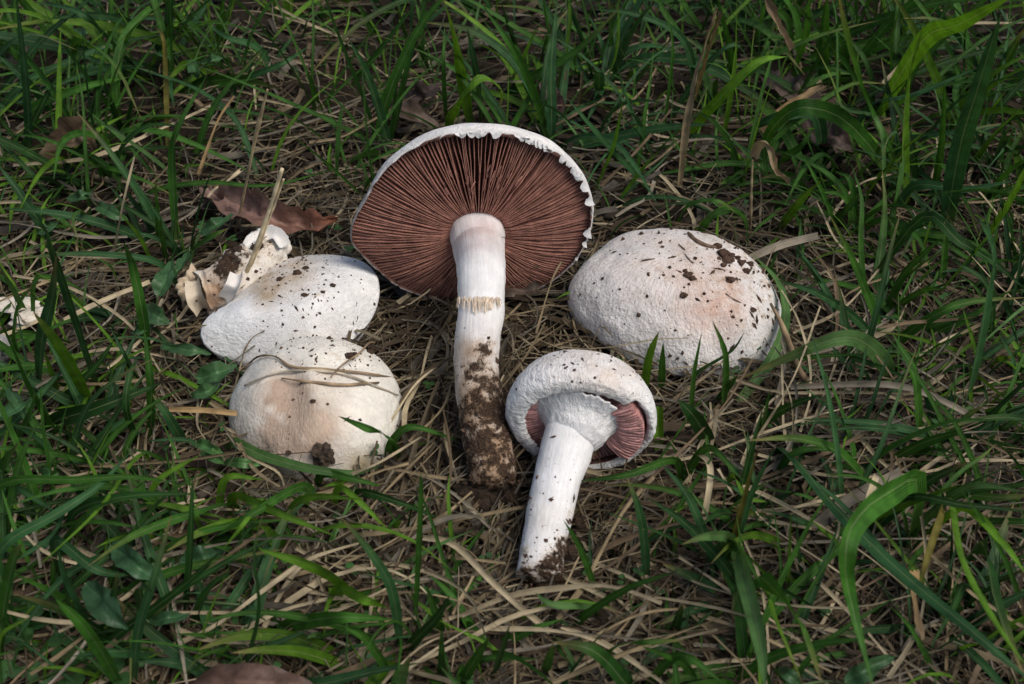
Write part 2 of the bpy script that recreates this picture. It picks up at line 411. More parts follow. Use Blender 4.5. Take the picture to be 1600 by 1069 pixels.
# every gill is a thin plate standing on the underside of the cap
so = Soup(); NG = 350
dirt_gap = [(1.42, .10), (1.75, .07), (2.05, .08), (1.2, .04)]
for k in range(NG):
    th0 = 2*math.pi*(k+rnd.uniform(-.22, .22))/NG
    short = k % 2 == 1
    if rnd.random() < .022: continue
    spl = max(0, math.cos(th0-1.95))**6          # upper left: gills torn apart, dark gaps between
    if short and spl > .25 and rnd.random() < .75: continue
    r0 = .95 if not short else RAs(th0)*rnd.uniform(.35, .62); r1 = RAs(th0)-.065-.10*sm(.1, .9, math.cos(th0-1.1))
    n = 14; V = []; lean = rnd.uniform(-.09, .09)+.12*spl*rnd.uniform(-1, 1); ph = rnd.uniform(0, 9)
    thick = rnd.uniform(.026, .040)
    for i in range(n+1):
        s = i/n; r = r0+(r1-r0)*s; f_ = max(0, (r-.95)/(RAs(th0)-.95))
        back = -.85+.50*f_**2
        frontz = -.20+.28*math.sin(math.pi*min(1, f_*1.05))**.8-.30*(1-sm(0, .12, f_))
        if short: frontz -= .26*(1-sm(0, .35, s))+.04
        frontz += .035*nz((th0*30, s*5, ph))
        if rnd.random() < .03: frontz -= .12*rnd.random()
        frontz = max(back+.02, frontz)
        dth = (lean*.35*math.sin(s*math.pi)+.022*nz((s*4, ph, 1)))/max(1.4, r)*2.0
        th = th0+dth; thb = th0+dth*.2
        for (tt, zz, off) in ((thb, back, -1), (th, frontz, -1), (th, frontz, 1), (thb, back, 1)):
            d = e1*math.cos(tt)+e2*math.sin(tt); tn = -e1*math.sin(tt)+e2*math.cos(tt)
            V.append(cA+d*r+tn*off*thick*(.5 if zz == frontz else .8)+nA*zz)
    F = [[i*4+j, i*4+j+1, i*4+j+5, i*4+j+4] for i in range(n) for j in range(3)]+[[0, 1, 2, 3], [n*4+3, n*4+2, n*4+1, n*4]]
    g = rnd.uniform(.78, 1.2); rr_ = np.linspace(0, 1, n+1).repeat(4)[:, None]
    T = np.array(pinkA)*g*(1-.10*rr_)+np.array((.06, .02, .01))*(1-rr_)*.3
    so.add(np.array(V), F, T)
for k in range(16):            # torn curls of gill lying across the others
    th = rnd.gauss(1.45, .35); r = rnd.uniform(1.8, 3.6); d = e1*math.cos(th)+e2*math.sin(th); tn = -e1*math.sin(th)+e2*math.cos(th)
    p = cA+d*r+nA*.17; v, f, u = ribbon([p, p+d*.3+tn*.08*rnd.uniform(-1, 1)+nA*.06, p+d*.6+tn*rnd.uniform(-.15, .15)], .09, 'cut', .3, 4, nA, 1.0)
    so.add(v, f, np.array(pinkA)*rnd.uniform(.7, 1.3))
fl_ = Soup()                   # shreds of white skin hanging over the upper edge
for k in range(30):
    th = rnd.gauss(1.0, .45); Rr = RAs(th); d = e1*math.cos(th)+e2*math.sin(th); tn = -e1*math.sin(th)+e2*math.cos(th); q = cA+d*(Rr-.06)+nA*.06
    L_ = .05+.22*rnd.random()**2.5; v, f, u = ribbon([q+d*.06, q-d*L_*.5+nA*.05, q-d*L_+tn*rnd.uniform(-.1, .1)+nA*.04], rnd.uniform(.2, .75), lambda s: (1-s*.6), .1, 4, nA, rnd.uniform(-.3, .3), 5, .05, k)
    fl_.add(v, f, np.array(WHITE)*rnd.uniform(.9, 1.05))
g_ = so.build('gills', M_GILL, A, smooth=False); g_['kind'] = 'stuff'; g_['label'] = 'dense brownish pink gills'
fl_.build('skin_shreds', M_SKIN, A)['kind'] = 'stuff'
stem_px = [(749, 388, 0, 40.5), (752, 430, 4.4, 38), (752, 475, 3.95, 36.5), (746, 530, 3.4, 36), (745, 585, 2.8, 35.5), (752, 635, 2.25, 36), (761, 685, 1.75, 38), (768, 730, 1.4, 37), (771, 758, 1.2, 34)]
topA = cA-nA*.9
P = [at(x, y, h) for x, y, h, r in stem_px]; P[0] = on_plane(748, 388, cA+nA*.45, nA); Rd = [r*cmpx(p) for p, (x, y, h, r) in zip(P, stem_px)]
V, F, U, Cst, rst = tube([cA-nA*.75, cA-nA*.15]+P, [Rd[0]*1.16, Rd[0]*1.08]+Rd, rough=.07, seed=3)
grime = spots([(770, 700, 42, .26), (745, 765, 40, .45), (790, 655, 20, .42), (725, 660, 22, .34), (745, 625, 40, .30), (738, 575, 28, .27), (755, 530, 30, .14), (722, 700, 16, .34), (760, 770, 60, .35), (785, 600, 16, .36), (760, 540, 10, .3)])
dirt = [min(.56, .05+grime(v)*1.05) if u > .35 else .03 for v, u in zip(V, U)]
tint = stain(V, (.80, .775, .75), [(spots([(720, 360, 22, .4), (745, 358, 26, .35), (772, 360, 20, .35)]), (.58, .44, .42)), (spots([(735, 550, 28, .45), (750, 640, 60, .6), (760, 720, 60, .8)]), (.38, .27, .18))])
stemA = build('stem', V, F, M_STEM, A, fib=FIB, tint=tint, dirt=dirt)
SURF['stemA'] = bvh(V, F)
scatter(V, F, 420, rnd, spots([(765, 735, 40, 1), (785, 650, 22, .8), (740, 560, 30, .12), (750, 690, 50, .5)]), .025, .13, stemA)
so = Soup()                    # the torn, fibrous remains of the ring
for k in range(60):
    x = 716+k*1.08+rnd.uniform(-2, 2); q = hit(SURF['stemA'], x, 466+2*math.sin(k), .06); q2 = hit(SURF['stemA'], x+rnd.uniform(-1.5, 1.5), 484+rnd.uniform(-9, 9)-9*abs(k-30)/30, .09)
    if q is None or q2 is None: continue
    v, f, u = ribbon([q, (q+q2)/2+np.array((0, -.10, .05)), q2+np.array((0, -.06, .02))], rnd.uniform(.04, .10), 'straw', .3, 4, (0, -.8, .5), rnd.uniform(-.7, .7))
    g = rnd.uniform(.75, 1.2); so.add(v, f, (.66*g, .54*g, .42*g))
tag(so.build('ring', M_STRAW, stemA), 'torn tan remnant of the ring')
for i, (x, y, r, h) in enumerate([(745, 770, .75, .5), (790, 765, .6, .4), (800, 735, .45, .7), (765, 782, .55, .25), (728, 700, .28, 1.0), (803, 705, .3, 1.0), (795, 780, .35, .2)]):
    v, f = lump(at(x, y, h), r, i*3.3, 3, (1, 1, .75), .5); build('soil_clod', v, f, M_CRUMB, A, tint=(.038, .024, .015), smooth=False)

# ------------------------------------------------------------------ the small mushroom lying on its side with a torn veil
nB, b1, b2 = frame((-.10, -.985, -.06))
cB = at(903, 664, 2.75); RB = 2.84
B = root('mushroom', (at(850, 900, 0)[0], at(850, 900, 0)[1], 0), 'small half-open mushroom lying with ragged white veil collar and torn cap edge', 'mushroom')
def tornB(th):                 # 1 where the margin is broken away
    th = (th+math.pi) % (2*math.pi)-math.pi
    return sm(-.85, -.62, th)*(1-sm(.70, .76, th))
keysB = np.array([[0, .0, -2.75], [.15, .32, -2.65], [.3, .60, -2.35], [.45, .83, -1.75], [.6, .965, -.95], [.7, 1.0, -.45], [.8, .985, -.08], [.88, .93, .16], [.95, .86, .24], [1.0, .80, .20],
                  [1.06, .765, .08], [1.12, .83, -.06], [1.2, .90, -.25], [1.35, .90, -.85], [1.6, .55, -1.35], [1.9, .1, -1.5], [2, .0, -1.5]])
keysT = keysB.copy(); keysT[7:13, 1] = [.955, .93, .905, .885, .875, .87]; keysT[7:13, 2] = [.06, .10, .08, .0, -.15, -.3]
def capB(th, t):
    k = tornB(th); r = np.interp(t, keysB[:, 0], keysB[:, 1])*(1-k)+np.interp(t, keysT[:, 0], keysT[:, 1])*k
    z = np.interp(t, keysB[:, 0], keysB[:, 2])*(1-k)+np.interp(t, keysT[:, 0], keysT[:, 2])*k
    r *= RB*(1+.035*math.cos(th-.3)+.02*math.cos(2*th+1)+.02*math.sin(3*th))
    lip = math.exp(-((t-1.02)/.09)**2)
    r += lip*(.10*nz((th*7, 1, 4))+.08*nz((th*19, 2, 4)))-math.exp(-((t-1.02)/.12)**2)*(1-k)*RB*(.05*math.sin(th)+.055*max(0, -math.cos(th)))
    fz = math.exp(-((t-.88)/.16)**2); p = (math.cos(th)*r, math.sin(th)*r, z)
    amp = .03*nz(p, 1.2)+.02*nz(p, 3)
    if t < 1.15: r += amp+fz*(.07*abs(nz(p, 3.2, 8))+.05*abs(nz(p, 6, 2)))
    d = b1*math.cos(th)+b2*math.sin(th); return cB+d*r+nB*(z+fz*.05*nz(p, 4.1, 5))
ts = list(np.linspace(.015, .7, 44))+list(np.linspace(.715, 1.12, 36))+list(np.linspace(1.16, 1.97, 20))
V, F = polar(capB, 200, ts)
row = np.array([ts[min(len(ts)-1, i//200)] for i in range(len(V))]); row[-2] = 0; row[-1] = 2
tint = stain(V, (.82, .80, .775), [(spots([(935, 562, 40, .35), (975, 585, 25, .35), (860, 560, 30, .2)]), (.62, .47, .36))])
tint[row > 1.1] = (.50, .24, .215)
capBo = build('cap', V, F, M_SKINF, B, fib=FIB, tint=tint, dirt=np.where(row < .7, .16, .04))
SURF['capB'] = bvh(V, F)
scatter(V, F, 170, rnd, lambda q, nr: spots([(945, 570, 45, 1), (880, 565, 40, .5), (820, 620, 30, .1)])(q)*(nr[2] > 0), .018, .075, capBo)
so = Soup()
for k in range(190):
    th0 = 2*math.pi*(k+rnd.uniform(-.2, .2))/190; V = []; n = 9; short = k % 2; ph = rnd.uniform(0, 9)
    r0 = .95 if not short else 1.7; r1 = RB*.885
    for i in range(n+1):
        s = i/n; r = r0+(r1-r0)*s; f_ = (r-.9)/(RB-.9); back = -1.5+1.1*f_**1.5; fr = max(back+.03, -.62+.42*math.sin(math.pi*f_*.8)-.25*short*(1-s)+.05*nz((th0*9, s*4, ph))+tornB(th0)*(.55*sm(0, .5, s)))
        th = th0+.05*nz((s*3, ph, 1))/max(1, r)
        d = b1*math.cos(th)+b2*math.sin(th); tn = -b1*math.sin(th)+b2*math.cos(th)
        for zz, off in ((back, -1), (fr, -1), (fr, 1), (back, 1)): V.append(cB+d*r+tn*off*.022+nB*zz)
    F = [[i*4+j, i*4+j+1, i*4+j+5, i*4+j+4] for i in range(n) for j in range(3)]
    g = rnd.uniform(.85, 1.15); so.add(np.array(V), F, (.66*g, .36*g, .33*g))
g_ = so.build('gills', M_GILL, B, smooth=False); g_['kind'] = 'stuff'; g_['label'] = 'pale pink gills showing through the torn veil'
stem_px = [(898, 655, 2.75, 43), (893, 675, 2.65, 41.5), (885, 703, 2.4, 40), (872, 745, 2.05, 38), (861, 790, 1.7, 37), (852, 835, 1.35, 35), (846, 872, 1.15, 35.5), (844, 903, 1.05, 38)]
P = [at(x, y, h) for x, y, h, r in stem_px]; Rd = [r*cmpx(p) for p, (x, y, h, r) in zip(P, stem_px)]
V, F, U, C_, r_ = tube([cB-nB*1.2]+P, [Rd[0]*1.05]+Rd, rough=.05, seed=9)
grime = spots([(882, 850, 16, .42), (880, 890, 22, .50), (850, 915, 30, .50), (895, 800, 10, .32), (815, 860, 9, .3), (828, 780, 9, .35), (905, 745, 8, .2), (815, 905, 14, .35)])
tint = stain(V, (.83, .81, .79), [(spots([(850, 805, 20, .3), (850, 900, 30, .4)]), (.62, .50, .36))])
stemB = build('stem', V, F, M_STEM, B, fib=FIB, tint=tint, dirt=[min(.6, .10+grime(v)) if u > .2 else .0 for v, u in zip(V, U)])
SURF['stemB'] = bvh(V, F)
scatter(V, F, 330, rnd, spots([(882, 850, 18, 1), (875, 900, 25, 1), (828, 780, 10, .9), (860, 760, 50, .12), (830, 860, 14, .5), (840, 912, 30, .8)]), .02, .11, stemB)
axB = unit(P[0]-P[2])          # ragged collar of veil round the top of the stem
f1 = unit(np.cross(axB, (0, 0, 1))); f2 = np.cross(f1, axB)
keysR = [(.80, -.8), (1.12, -.42), (1.22, -.15), (1.34, .06), (1.50, .20), (1.66, .28), (1.64, .40), (1.4, .44), (1.2, .4), (1.0, .4)]
cR = cB+nB*.02-axB*.02
def ringB(th, t):
    x = t*(len(keysR)-1); i = min(int(x), len(keysR)-2); f = x-i
    r = keysR[i][0]*(1-f)+keysR[i+1][0]*f; z = keysR[i][1]*(1-f)+keysR[i+1][1]*f
    e = math.exp(-((t-.56)/.14)**2); p = (math.cos(th)*r, math.sin(th)*r, z)
    r += e*(.16*nz((th*3, 1, 1))+.13*nz((th*11, 3, 1))+.09*nz((th*29, 3, 3)))*.9+.05*nz(p, 4)+.03*abs(nz(p, 8))
    d = f1*math.cos(th)+f2*math.sin(th); tk = tornB(math.atan2(np.dot(d, b2), np.dot(d, b1)))
    r += math.exp(-((t-.56)/.2)**2)*(.32+.06*max(0, -np.dot(d, b1)))*(1-1.2*tk); z += e*.10*nz((th*8, 6, 1))
    return cR+d*r+axB*z
V, F = polar(ringB, 180, list(np.linspace(0, 1, 44)))
build('ring', V, F, M_SKINF, B, fib=FIB, tint=(.83, .81, .79), dirt=np.full(len(V), .02))['label'] = 'ragged white veil collar'
for i, (x, y, r, h) in enumerate([(855, 920, .55, .3), (878, 905, .45, .5), (890, 862, .28, 1.0), (822, 915, .35, .3), (905, 815, .25, .7), (866, 925, .4, .15)]):
    v, f = lump(at(x, y, h), r, 20+i*3.3, 3, (1, 1, .8), .55); build('soil_clod', v, f, M_CRUMB, B, tint=(.042, .025, .015), smooth=False)

# ------------------------------------------------------------------ the three loose caps
def dome(c, a, b, hgt, yaw, tilt=(0, 0), seed=0, pw=.92, extra=None, low=.06):
    ca, sa = math.cos(yaw), math.sin(yaw)
    def f(th, t):
        if t <= 1: ph = t*R(96); r = math.sin(ph)**pw; z = math.cos(ph)
        elif t < 1.15: k = (t-1)/.15; r = .993-.10*k; z = -.10+.02*k
        else: k = (t-1.15)/.85; r = .89*(1-k); z = -.08+.42*math.sin(k*math.pi/2)
        w_ = 1+low*(math.cos(2*th+seed)*.5+math.cos(3*th+seed*2)*.5)
        x, y, zz = r*a*math.cos(th)*w_, r*b*math.sin(th)*w_, z*hgt
        if t < 1.1:
            k = 1+.045*nz((x, y, zz), .45, seed)+.012*nz((x, y, zz), 1.6, seed); x *= k; y *= k; zz *= k
        if extra: zz += extra(x, y, t)
        zz += tilt[0]*x+tilt[1]*y
        return np.array((c[0]+x*ca-y*sa, c[1]+x*sa+y*ca, c[2]+zz))
    return polar(f, 150, list(np.linspace(.012, 1, 66))+[1.05, 1.1, 1.15]+list(np.linspace(1.2, 1.98, 12)))
# right: broad pale dome sprinkled with soil
c = at(1059, 486, 0); c[2] = .15
C_ = root('mushroom', (c[0], c[1], 0), 'broad domed mushroom cap sprinkled with soil crumbs beside the big open mushroom', 'mushroom', 'loose mushroom caps')
V, F = dome(c, 5.0, 4.15, 3.25, R(-20), (-.07, -.02), 4)
wC = spots([(1130, 400, 45, 1), (1175, 440, 35, 1), (1070, 430, 60, .45), (1010, 390, 50, .3), (1180, 500, 40, .5), (960, 480, 60, .07), (1100, 560, 70, .22)])
tint = stain(V, WHITE, [(spots([(1110, 470, 45, .55), (1080, 440, 60, .25), (1135, 490, 25, .4)]), PINK), (spots([(1000, 400, 60, .25), (1060, 380, 70, .25)]), (.66, .53, .44))])
capC = build('cap', V, F, M_SKINF, C_, fib=FIB, tint=tint, dirt=[.13+.08*max(0, 1-(v[2])/4)+.20*min(1, wC(v)) for v in V])
SURF['C'] = bvh(V, F)
scatter(V, F, 950, rnd, lambda q, nr: wC(q), .018, .12, capC)
for x, y, r in [(1128, 397, .24), (1136, 408, .20), (1120, 386, .18), (1142, 400, .14), (1130, 415, .12), (1075, 430, .17), (1082, 436, .14), (1070, 424, .09), (1158, 412, .18), (1152, 404, .13), (1166, 424, .16), (1140, 438, .17), (1172, 414, .14), (1068, 462, .15), (1176, 485, .12)]:
    q = hit(SURF['C'], x, y, .05)
    v, f = lump(q, r, x*.1, 2, (1.2, 1, .7), .6); build('soil_clod', v, f, M_CRUMB, capC, tint=(.085, .048, .031), smooth=False)
# left: irregular flat cap with an upturned flap
cD = at(466, 478, 2.8)
outD = [(598, 452, 1.5), (588, 492, .8), (556, 532, .4), (500, 562, .3), (430, 572, .3), (370, 564, .5), (328, 558, .7), (304, 530, 1.1), (298, 505, 1.7), (320, 490, 2.1), (356, 478, 1.9), (374, 452, 1.3), (392, 432, 1.1), (440, 404, .9), (490, 396, .9), (545, 399, 1.1), (583, 416, 1.6)]
OD = np.array([at(*p) for p in outD]); gD = np.array([cD[0], cD[1], .4])
aD = np.array([math.atan2(p[1]-cD[1], p[0]-cD[0]) % (2*math.pi) for p in OD]); o_ = np.argsort(aD); aD = aD[o_]; OD = OD[o_]
def rimD(th):
    th %= 2*math.pi; ax = np.r_[aD[-1]-2*math.pi, aD, aD[0]+2*math.pi]; pts = np.vstack([OD[-1:], OD, OD[:1]])
    return np.array([np.interp(th, ax, pts[:, i]) for i in range(3)])
def rimDs(th): return (rimD(th-.16)+rimD(th-.08)+2*rimD(th)+rimD(th+.08)+rimD(th+.16))/6
def capD(th, t):
    o = rimDs(th)
    if t <= 1:
        p = cD*(1-t)+o*t; base = cD[2]*(1-t)+o[2]*t
        p[2] = o[2]+(cD[2]-o[2])*(1-t**2.1)
        p[2] += .10*nz(p, .5, 3)*(1-t**6)+.03*nz(p, 1.5, 1)-.25*math.exp(-((pix(p)[0]-350)**2/900+(pix(p)[1]-500)**2/700))*0
    elif t <= 1.3: k = (t-1)/.3; p = o+(cD-o)*(.02+.05*k)*np.array((1, 1, 0)); p[2] = o[2]-.40*math.sin(k*math.pi/2)-.02
    else: k = (t-1.3)/.7; p = o+(cD-o)*(.07+.93*k)*np.array((1, 1, 0)); p[2] = (o[2]-.42)*(1-k)+1.3*k
    return p
V, F = polar(capD, 150, list(np.linspace(.012, 1, 56))+[1.06, 1.12, 1.18, 1.24, 1.3]+list(np.linspace(1.36, 1.98, 10)))
D_ = root('mushroom', (cD[0], cD[1], 0), 'white bent mushroom cap with tan crown touching the big mushroom gills', 'mushroom', 'loose mushroom caps')
wD = spots([(460, 430, 30, 1), (480, 455, 50, .4), (440, 500, 80, .22), (520, 440, 50, .3), (350, 520, 40, .15)])
tint = stain(V, (.82, .81, .79), [(spots([(440, 432, 24, .55), (415, 448, 18, .5), (475, 412, 30, .4), (405, 465, 14, .4)]), (.46, .35, .235)), (spots([(480, 470, 60, .12)]), (.66, .55, .46))])
capDo = build('cap', V, F, M_SKIN, D_, fib=FIB, tint=tint, dirt=[.10+.16*min(1, wD(v)) for v in V])
SURF['D'] = bvh(V, F)
wD = spots([(460, 430, 30, 1), (480, 455, 50, .4), (440, 500, 80, .22), (520, 440, 50, .3), (350, 520, 40, .15)])
scatter(V, F, 300, rnd, lambda q, nr: wD(q)*(nr[2] > 0), .016, .085, capDo)
for x, y, r in [(464, 428, .17), (437, 437, .13), (476, 462, .11), (520, 447, .12), (478, 420, .12), (434, 548, .16), (504, 457, .08)]:
    q = hit(SURF['D'], x, y, .03); v, f = lump(q, r, x*.1, 2, (1.2, 1, .7), .6); build('soil_clod', v, f, M_CRUMB, capDo, tint=(.06, .035, .022), smooth=False)
# front: round cap with a shallow dent and a stained crown
c = at(499, 651, 0); c[2] = .1; cE = c
def dentE(x, y, t):
    if t > 1.1: return 0
    return -.50*math.exp(-((x+.75)**2/1.0+(y+1.6)**2/1.3))+.42*math.exp(-((x+.1)**2/.35+(y+1.0)**2/1.4))-.22*math.exp(-((x-1.2)**2/1.5+(y+.2)**2/.6))+.15*math.exp(-((x+2.0)**2/.8+(y+.6)**2/1.2))
V, F = dome(c, 3.55, 3.7, 2.95, R(10), (0, 0), 2, .95, dentE, .05)
E_ = root('mushroom', (c[0], c[1], 0), 'round cream mushroom cap with pinkish brown dented crown and dry stalks across', 'mushroom', 'loose mushroom caps')
wE = spots([(500, 550, 35, 1), (540, 555, 35, .7), (450, 570, 30, .4), (590, 570, 20, .5), (490, 630, 60, .08)])
tint = stain(V, (.82, .78, .69), [(spots([(432, 628, 24, .9), (455, 615, 28, .6), (420, 668, 22, .7), (485, 660, 28, .65), (500, 690, 28, .6), (455, 700, 30, .6), (520, 605, 20, .25)]), (.38, .255, .185)), (spots([(470, 660, 75, .35)]), (.68, .56, .43)), (spots([(565, 726, 18, .45)]), (.58, .44, .20))])
capEo = build('cap', V, F, M_SKIN, E_, fib=FIB, tint=tint, dirt=[.10+.15*min(1, wE(v)) for v in V])
SURF['E'] = bvh(V, F)
wE = spots([(500, 550, 35, 1), (540, 555, 35, .7), (450, 570, 30, .4), (590, 570, 20, .5), (490, 630, 60, .08)])
scatter(V, F, 330, rnd, lambda q, nr: wE(q)*(nr[2] > -.2), .016, .085, capEo)
for x, y, r in [(545, 558, .17), (552, 554, .12), (577, 551, .13), (490, 627, .09), (514, 530, .1), (452, 707, .1)]:
    q = hit(SURF['E'], x, y, .03)
    if q is None: continue
    v, f = lump(q, r, x*.1, 2, (1.3, 1, .6), .6); build('soil_clod', v, f, M_CRUMB, capEo, tint=(.06, .035, .022), smooth=False)
q = hit(SURF['E'], 505, 712, .08); v, f = lump(q, .40, 4.4, 4, (.85, .8, 1.15), .75)
tag(build('soil_lump', v, f, M_CRUMB, tint=(.075, .052, .036), origin=q, smooth=False), 'dark crumbly lump of earth clinging to the front edge of the round cap', 'soil lump')

# ------------------------------------------------------------------ torn stem piece behind the bent cap, and scraps
P = [at(436, 378, 1.35), at(415, 398, 1.4), at(388, 422, 1.35), at(358, 445, 1.2), at(335, 460, 1.1), at(318, 466, 1.1)]
Fp = root('mushroom_piece', (P[3][0], P[3][1], 0), 'torn dirty stem piece with hollow end lying behind the bent white cap', 'mushroom piece')
V, F, U, C_, r_ = tube(P, [.75, 1.1, 1.2, 1.15, 1.1, .9], 48, 60, .42, 17)
V = np.array(V)
T5 = unit(P[-1]-P[-2])
for i in range(len(V)):        # hollow out the broken end
    u = U[i]
    if i == len(V)-1: V[i] = P[-1]-T5*1.1
    elif u > .9: V[i] = V[i]+T5*.25*nz(V[i], 1.6, 4)*(u-.9)*10
tint = stain(V, (.74, .68, .60), [(spots([(335, 455, 22, .75), (318, 470, 18, .8)]), (.42, .28, .19)), (spots([(305, 455, 14, .7)]), (.60, .47, .30))])
pc = build('stem', V, F, M_STEM, Fp, fib=FIB, tint=tint, dirt=[.22+.3*max(0, spots([(365, 400, 22, 1), (345, 425, 18, 1), (410, 385, 14, .8)])(v)) for v in V])
SURF['F'] = bvh(V, F)
scatter(V, F, 200, rnd, lambda q, nr: spots([(368, 400, 25, 1), (345, 425, 20, 1), (400, 395, 30, .4), (330, 470, 20, .4)])(q), .02, .11, pc)
v, f = lump(at(303, 454, .75), .80, 2.7, 4, (.75, .8, 1.2), .8); build('torn_flesh', v, f, M_STEM, Fp, tint=(.60, .47, .33), dirt=np.full(len(v), .26))
v, f = lump(at(424, 379, 1.8), .58, 6.1, 4, (1.3, .8, .8), .7); build('torn_flesh', v, f, M_STEM, Fp, tint=(.78, .75, .70), dirt=np.full(len(v), .14))
for i, (x, y, r, h) in enumerate([(350, 422, .42, 1.9), (368, 398, .42, 2.1), (290, 462, .45, .5), (402, 385, .25, 2.4), (357, 430, .3, 2.0)]):
    v, f = lump(at(x, y, h), r, 50+i, 3, (1.2, 1, .7), .6); build('soil_clod', v, f, M_CRUMB, Fp, tint=(.05, .032, .021), smooth=False)
for i, (pts, wd, tc) in enumerate([([(318, 486, .9), (306, 462, 1.9), (304, 436, 2.1)], 30, (.66, .55, .41)), ([(405, 372, 2.3), (430, 366, 2.6), (443, 385, 2.2)], 24, (.80, .77, .72)),
                                   ([(350, 470, 1.6), (365, 450, 2.4), (372, 425, 2.6)], 26, (.78, .72, .66)), ([(385, 385, 2.4), (398, 372, 2.6), (415, 366, 2.5)], 18, (.80, .77, .72))]):
    P_ = [at(*p) for p in pts]; v, f, u = ribbon(P_, wd*cmpx(P_[0]), 'cut', .3, 12, (.1, -.6, .7), .5, 9, .08, i*2.3, .5)
    build('torn_flesh', v, f, M_STEM, Fp, tint=tc, dirt=np.full(len(v), .2))
for i, (x, y, r, fl, lab) in enumerate([(22, 476, .75, (1.4, .7, .45), 'cream torn scrap of mushroom flesh in the straw at the grass edge'), (40, 498, .55, (1.2, .8, .5), 'white rounded scrap of mushroom flesh lying below the cream scrap'), (62, 488, .4, (1.3, .6, .5), 'small pale scrap of mushroom flesh beside the two larger scraps')]):
    q = at(x, y, .9); v, f = lump(q, r, 70+i, 4, fl, .55)
    tag(build('mushroom_scrap', v, f, M_SKIN, origin=q, tint=(.74, .66, .55), dirt=np.full(len(v), .2)), lab, 'mushroom scrap', 'mushroom scraps in the straw')
q = at(-2, 548, .5); v, f = lump(q, .75, 81, 4, (.8, .9, 1), .15)
tag(build('stone', v, f, M_STONE, origin=q, tint=(.30, .28, .27)), 'smooth grey stone half hidden in the grass', 'stone')

# ------------------------------------------------------------------ colours of the meadow
GREEN = {'g': (.044, .138, .016), 'b': (.035, .106, .034), 'y': (.105, .235, .015), 'd': (.020, .070, .012), 'l': (.085, .180, .050), 'o': (.18, .15, .03)}
DRY = {'t': (.37, .28, .16), 'p': (.57, .465, .295), 'n': (.20, .14, .082), 'k': (.10, .066, .042), 'e': (.32, .275, .205), 'o': (.42, .28, .13)}
MARKS = [((770, 330), 'behind the big mushroom'), ((660, 600), 'between the round cap and the big stem'), ((1000, 330), 'between big mushroom and domed cap'),
         ((1100, 640), 'in front of the broad domed cap'), ((1330, 480), 'in straw beside the domed cap'), ((1480, 250), 'in tall grass past the domed cap'),
         ((1170, 120), 'in tall grass behind the domed cap'), ((1450, 830), 'around the long arching blade'), ((1200, 900), 'past the small mushroom stem base'),
         ((880, 980), 'in front of the small stem'), ((600, 900), 'in front of the round cream cap'), ((330, 840), 'near the dark fallen leaf'), ((100, 900), 'among the broad-leaved weeds'),
         ((90, 560), 'in straw by the mushroom scraps'), ((270, 560), 'beside the bent white cap'), ((150, 250), 'around the tan shredded leaf'), ((330, 200), 'behind the curled brown leaf'),
         ((250, 60), 'in grass behind the shredded leaf'), ((520, 250), 'between brown leaf and big mushroom'), ((620, 60), 'beyond the big mushroom'), ((900, 80), 'by the dark red fallen leaf')]
MW = [(at(x, y, 0), t) for (x, y), t in MARKS]
def zone(p): return min(MW, key=lambda m: (m[0][0]-p[0])**2+(m[0][1]-p[1])**2)[1]
KNAMES = {'g': 'green', 'b': 'blue-green', 'y': 'bright green', 'd': 'dark green', 'l': 'pale green', 'o': 'yellowing'}
SNAMES = {'t': 'tan', 'p': 'pale', 'n': 'brown', 'k': 'dark brown', 'e': 'greyish', 'o': 'golden'}
def look(P, W, names, k, noun):
    P = np.asarray(P); L_ = np.linalg.norm(np.diff(P, axis=0), axis=1).sum(); top = P[:, 2].max(); i = int(P[:, 2].argmax())
    pose = 'lying' if top < 1.8 else ('arching' if 0 < i < len(P)-1 else 'upright' if top > .62*L_ else 'slanting')
    return ' '.join([('broad' if W > .55 else 'narrow' if W > .27 else 'thin'), ('long' if L_ > 9 else 'short' if L_ < 4.5 else 'mid-length'), pose, names[k], noun])
gr = random.Random(21)
def one_blade(row):
    wpx, k = row[0], row[1]; P = [at(*row[i:i+3]) for i in range(2, len(row), 3)]
    if row[4] <= .5: P[0] = P[0]+np.array((0, 0, -.25))
    else:                      # root it: the hidden foot of the blade runs down into the thatch
        d = unit((P[1]-P[0])*np.array((1, 1, 0))); P = [np.array((P[0][0]-d[0]*row[4]*.35, P[0][1]-d[1]*row[4]*.35, -.3))]+P
    W = wpx*np.mean([cmpx(p) for p in P])*(1.2 if wpx < 20 else 1.35)
    c = np.array(GREEN[k])*gr.uniform(.72, 1.1); tip = None
    if gr.random() < .3: tip = (.26, .19, .07)
    nref = unit((gr.uniform(-.3, .3), -.66+gr.uniform(-.2, .2), .74))
    v, f, u = ribbon(P, W, 'blade', gr.uniform(.08, .30), 16, nref, gr.uniform(-.4, .4), 5, .03, gr.random()*9)
    v = np.concatenate([v]); t = shade(u, c, tip, 9)
    s0 = u[:, 1] < .12; t[s0] = t[s0]*.75+np.array((.13, .14, .05))*.25
    z = zone(P[0])
    o = build('grass_shoot', v, f, M_GRASS, origin=P[0], tint=t, uv=u)
    tag(o, look(P, W, KNAMES, k, 'grass blade')+' '+z, 'grass', 'grass blades '+z)
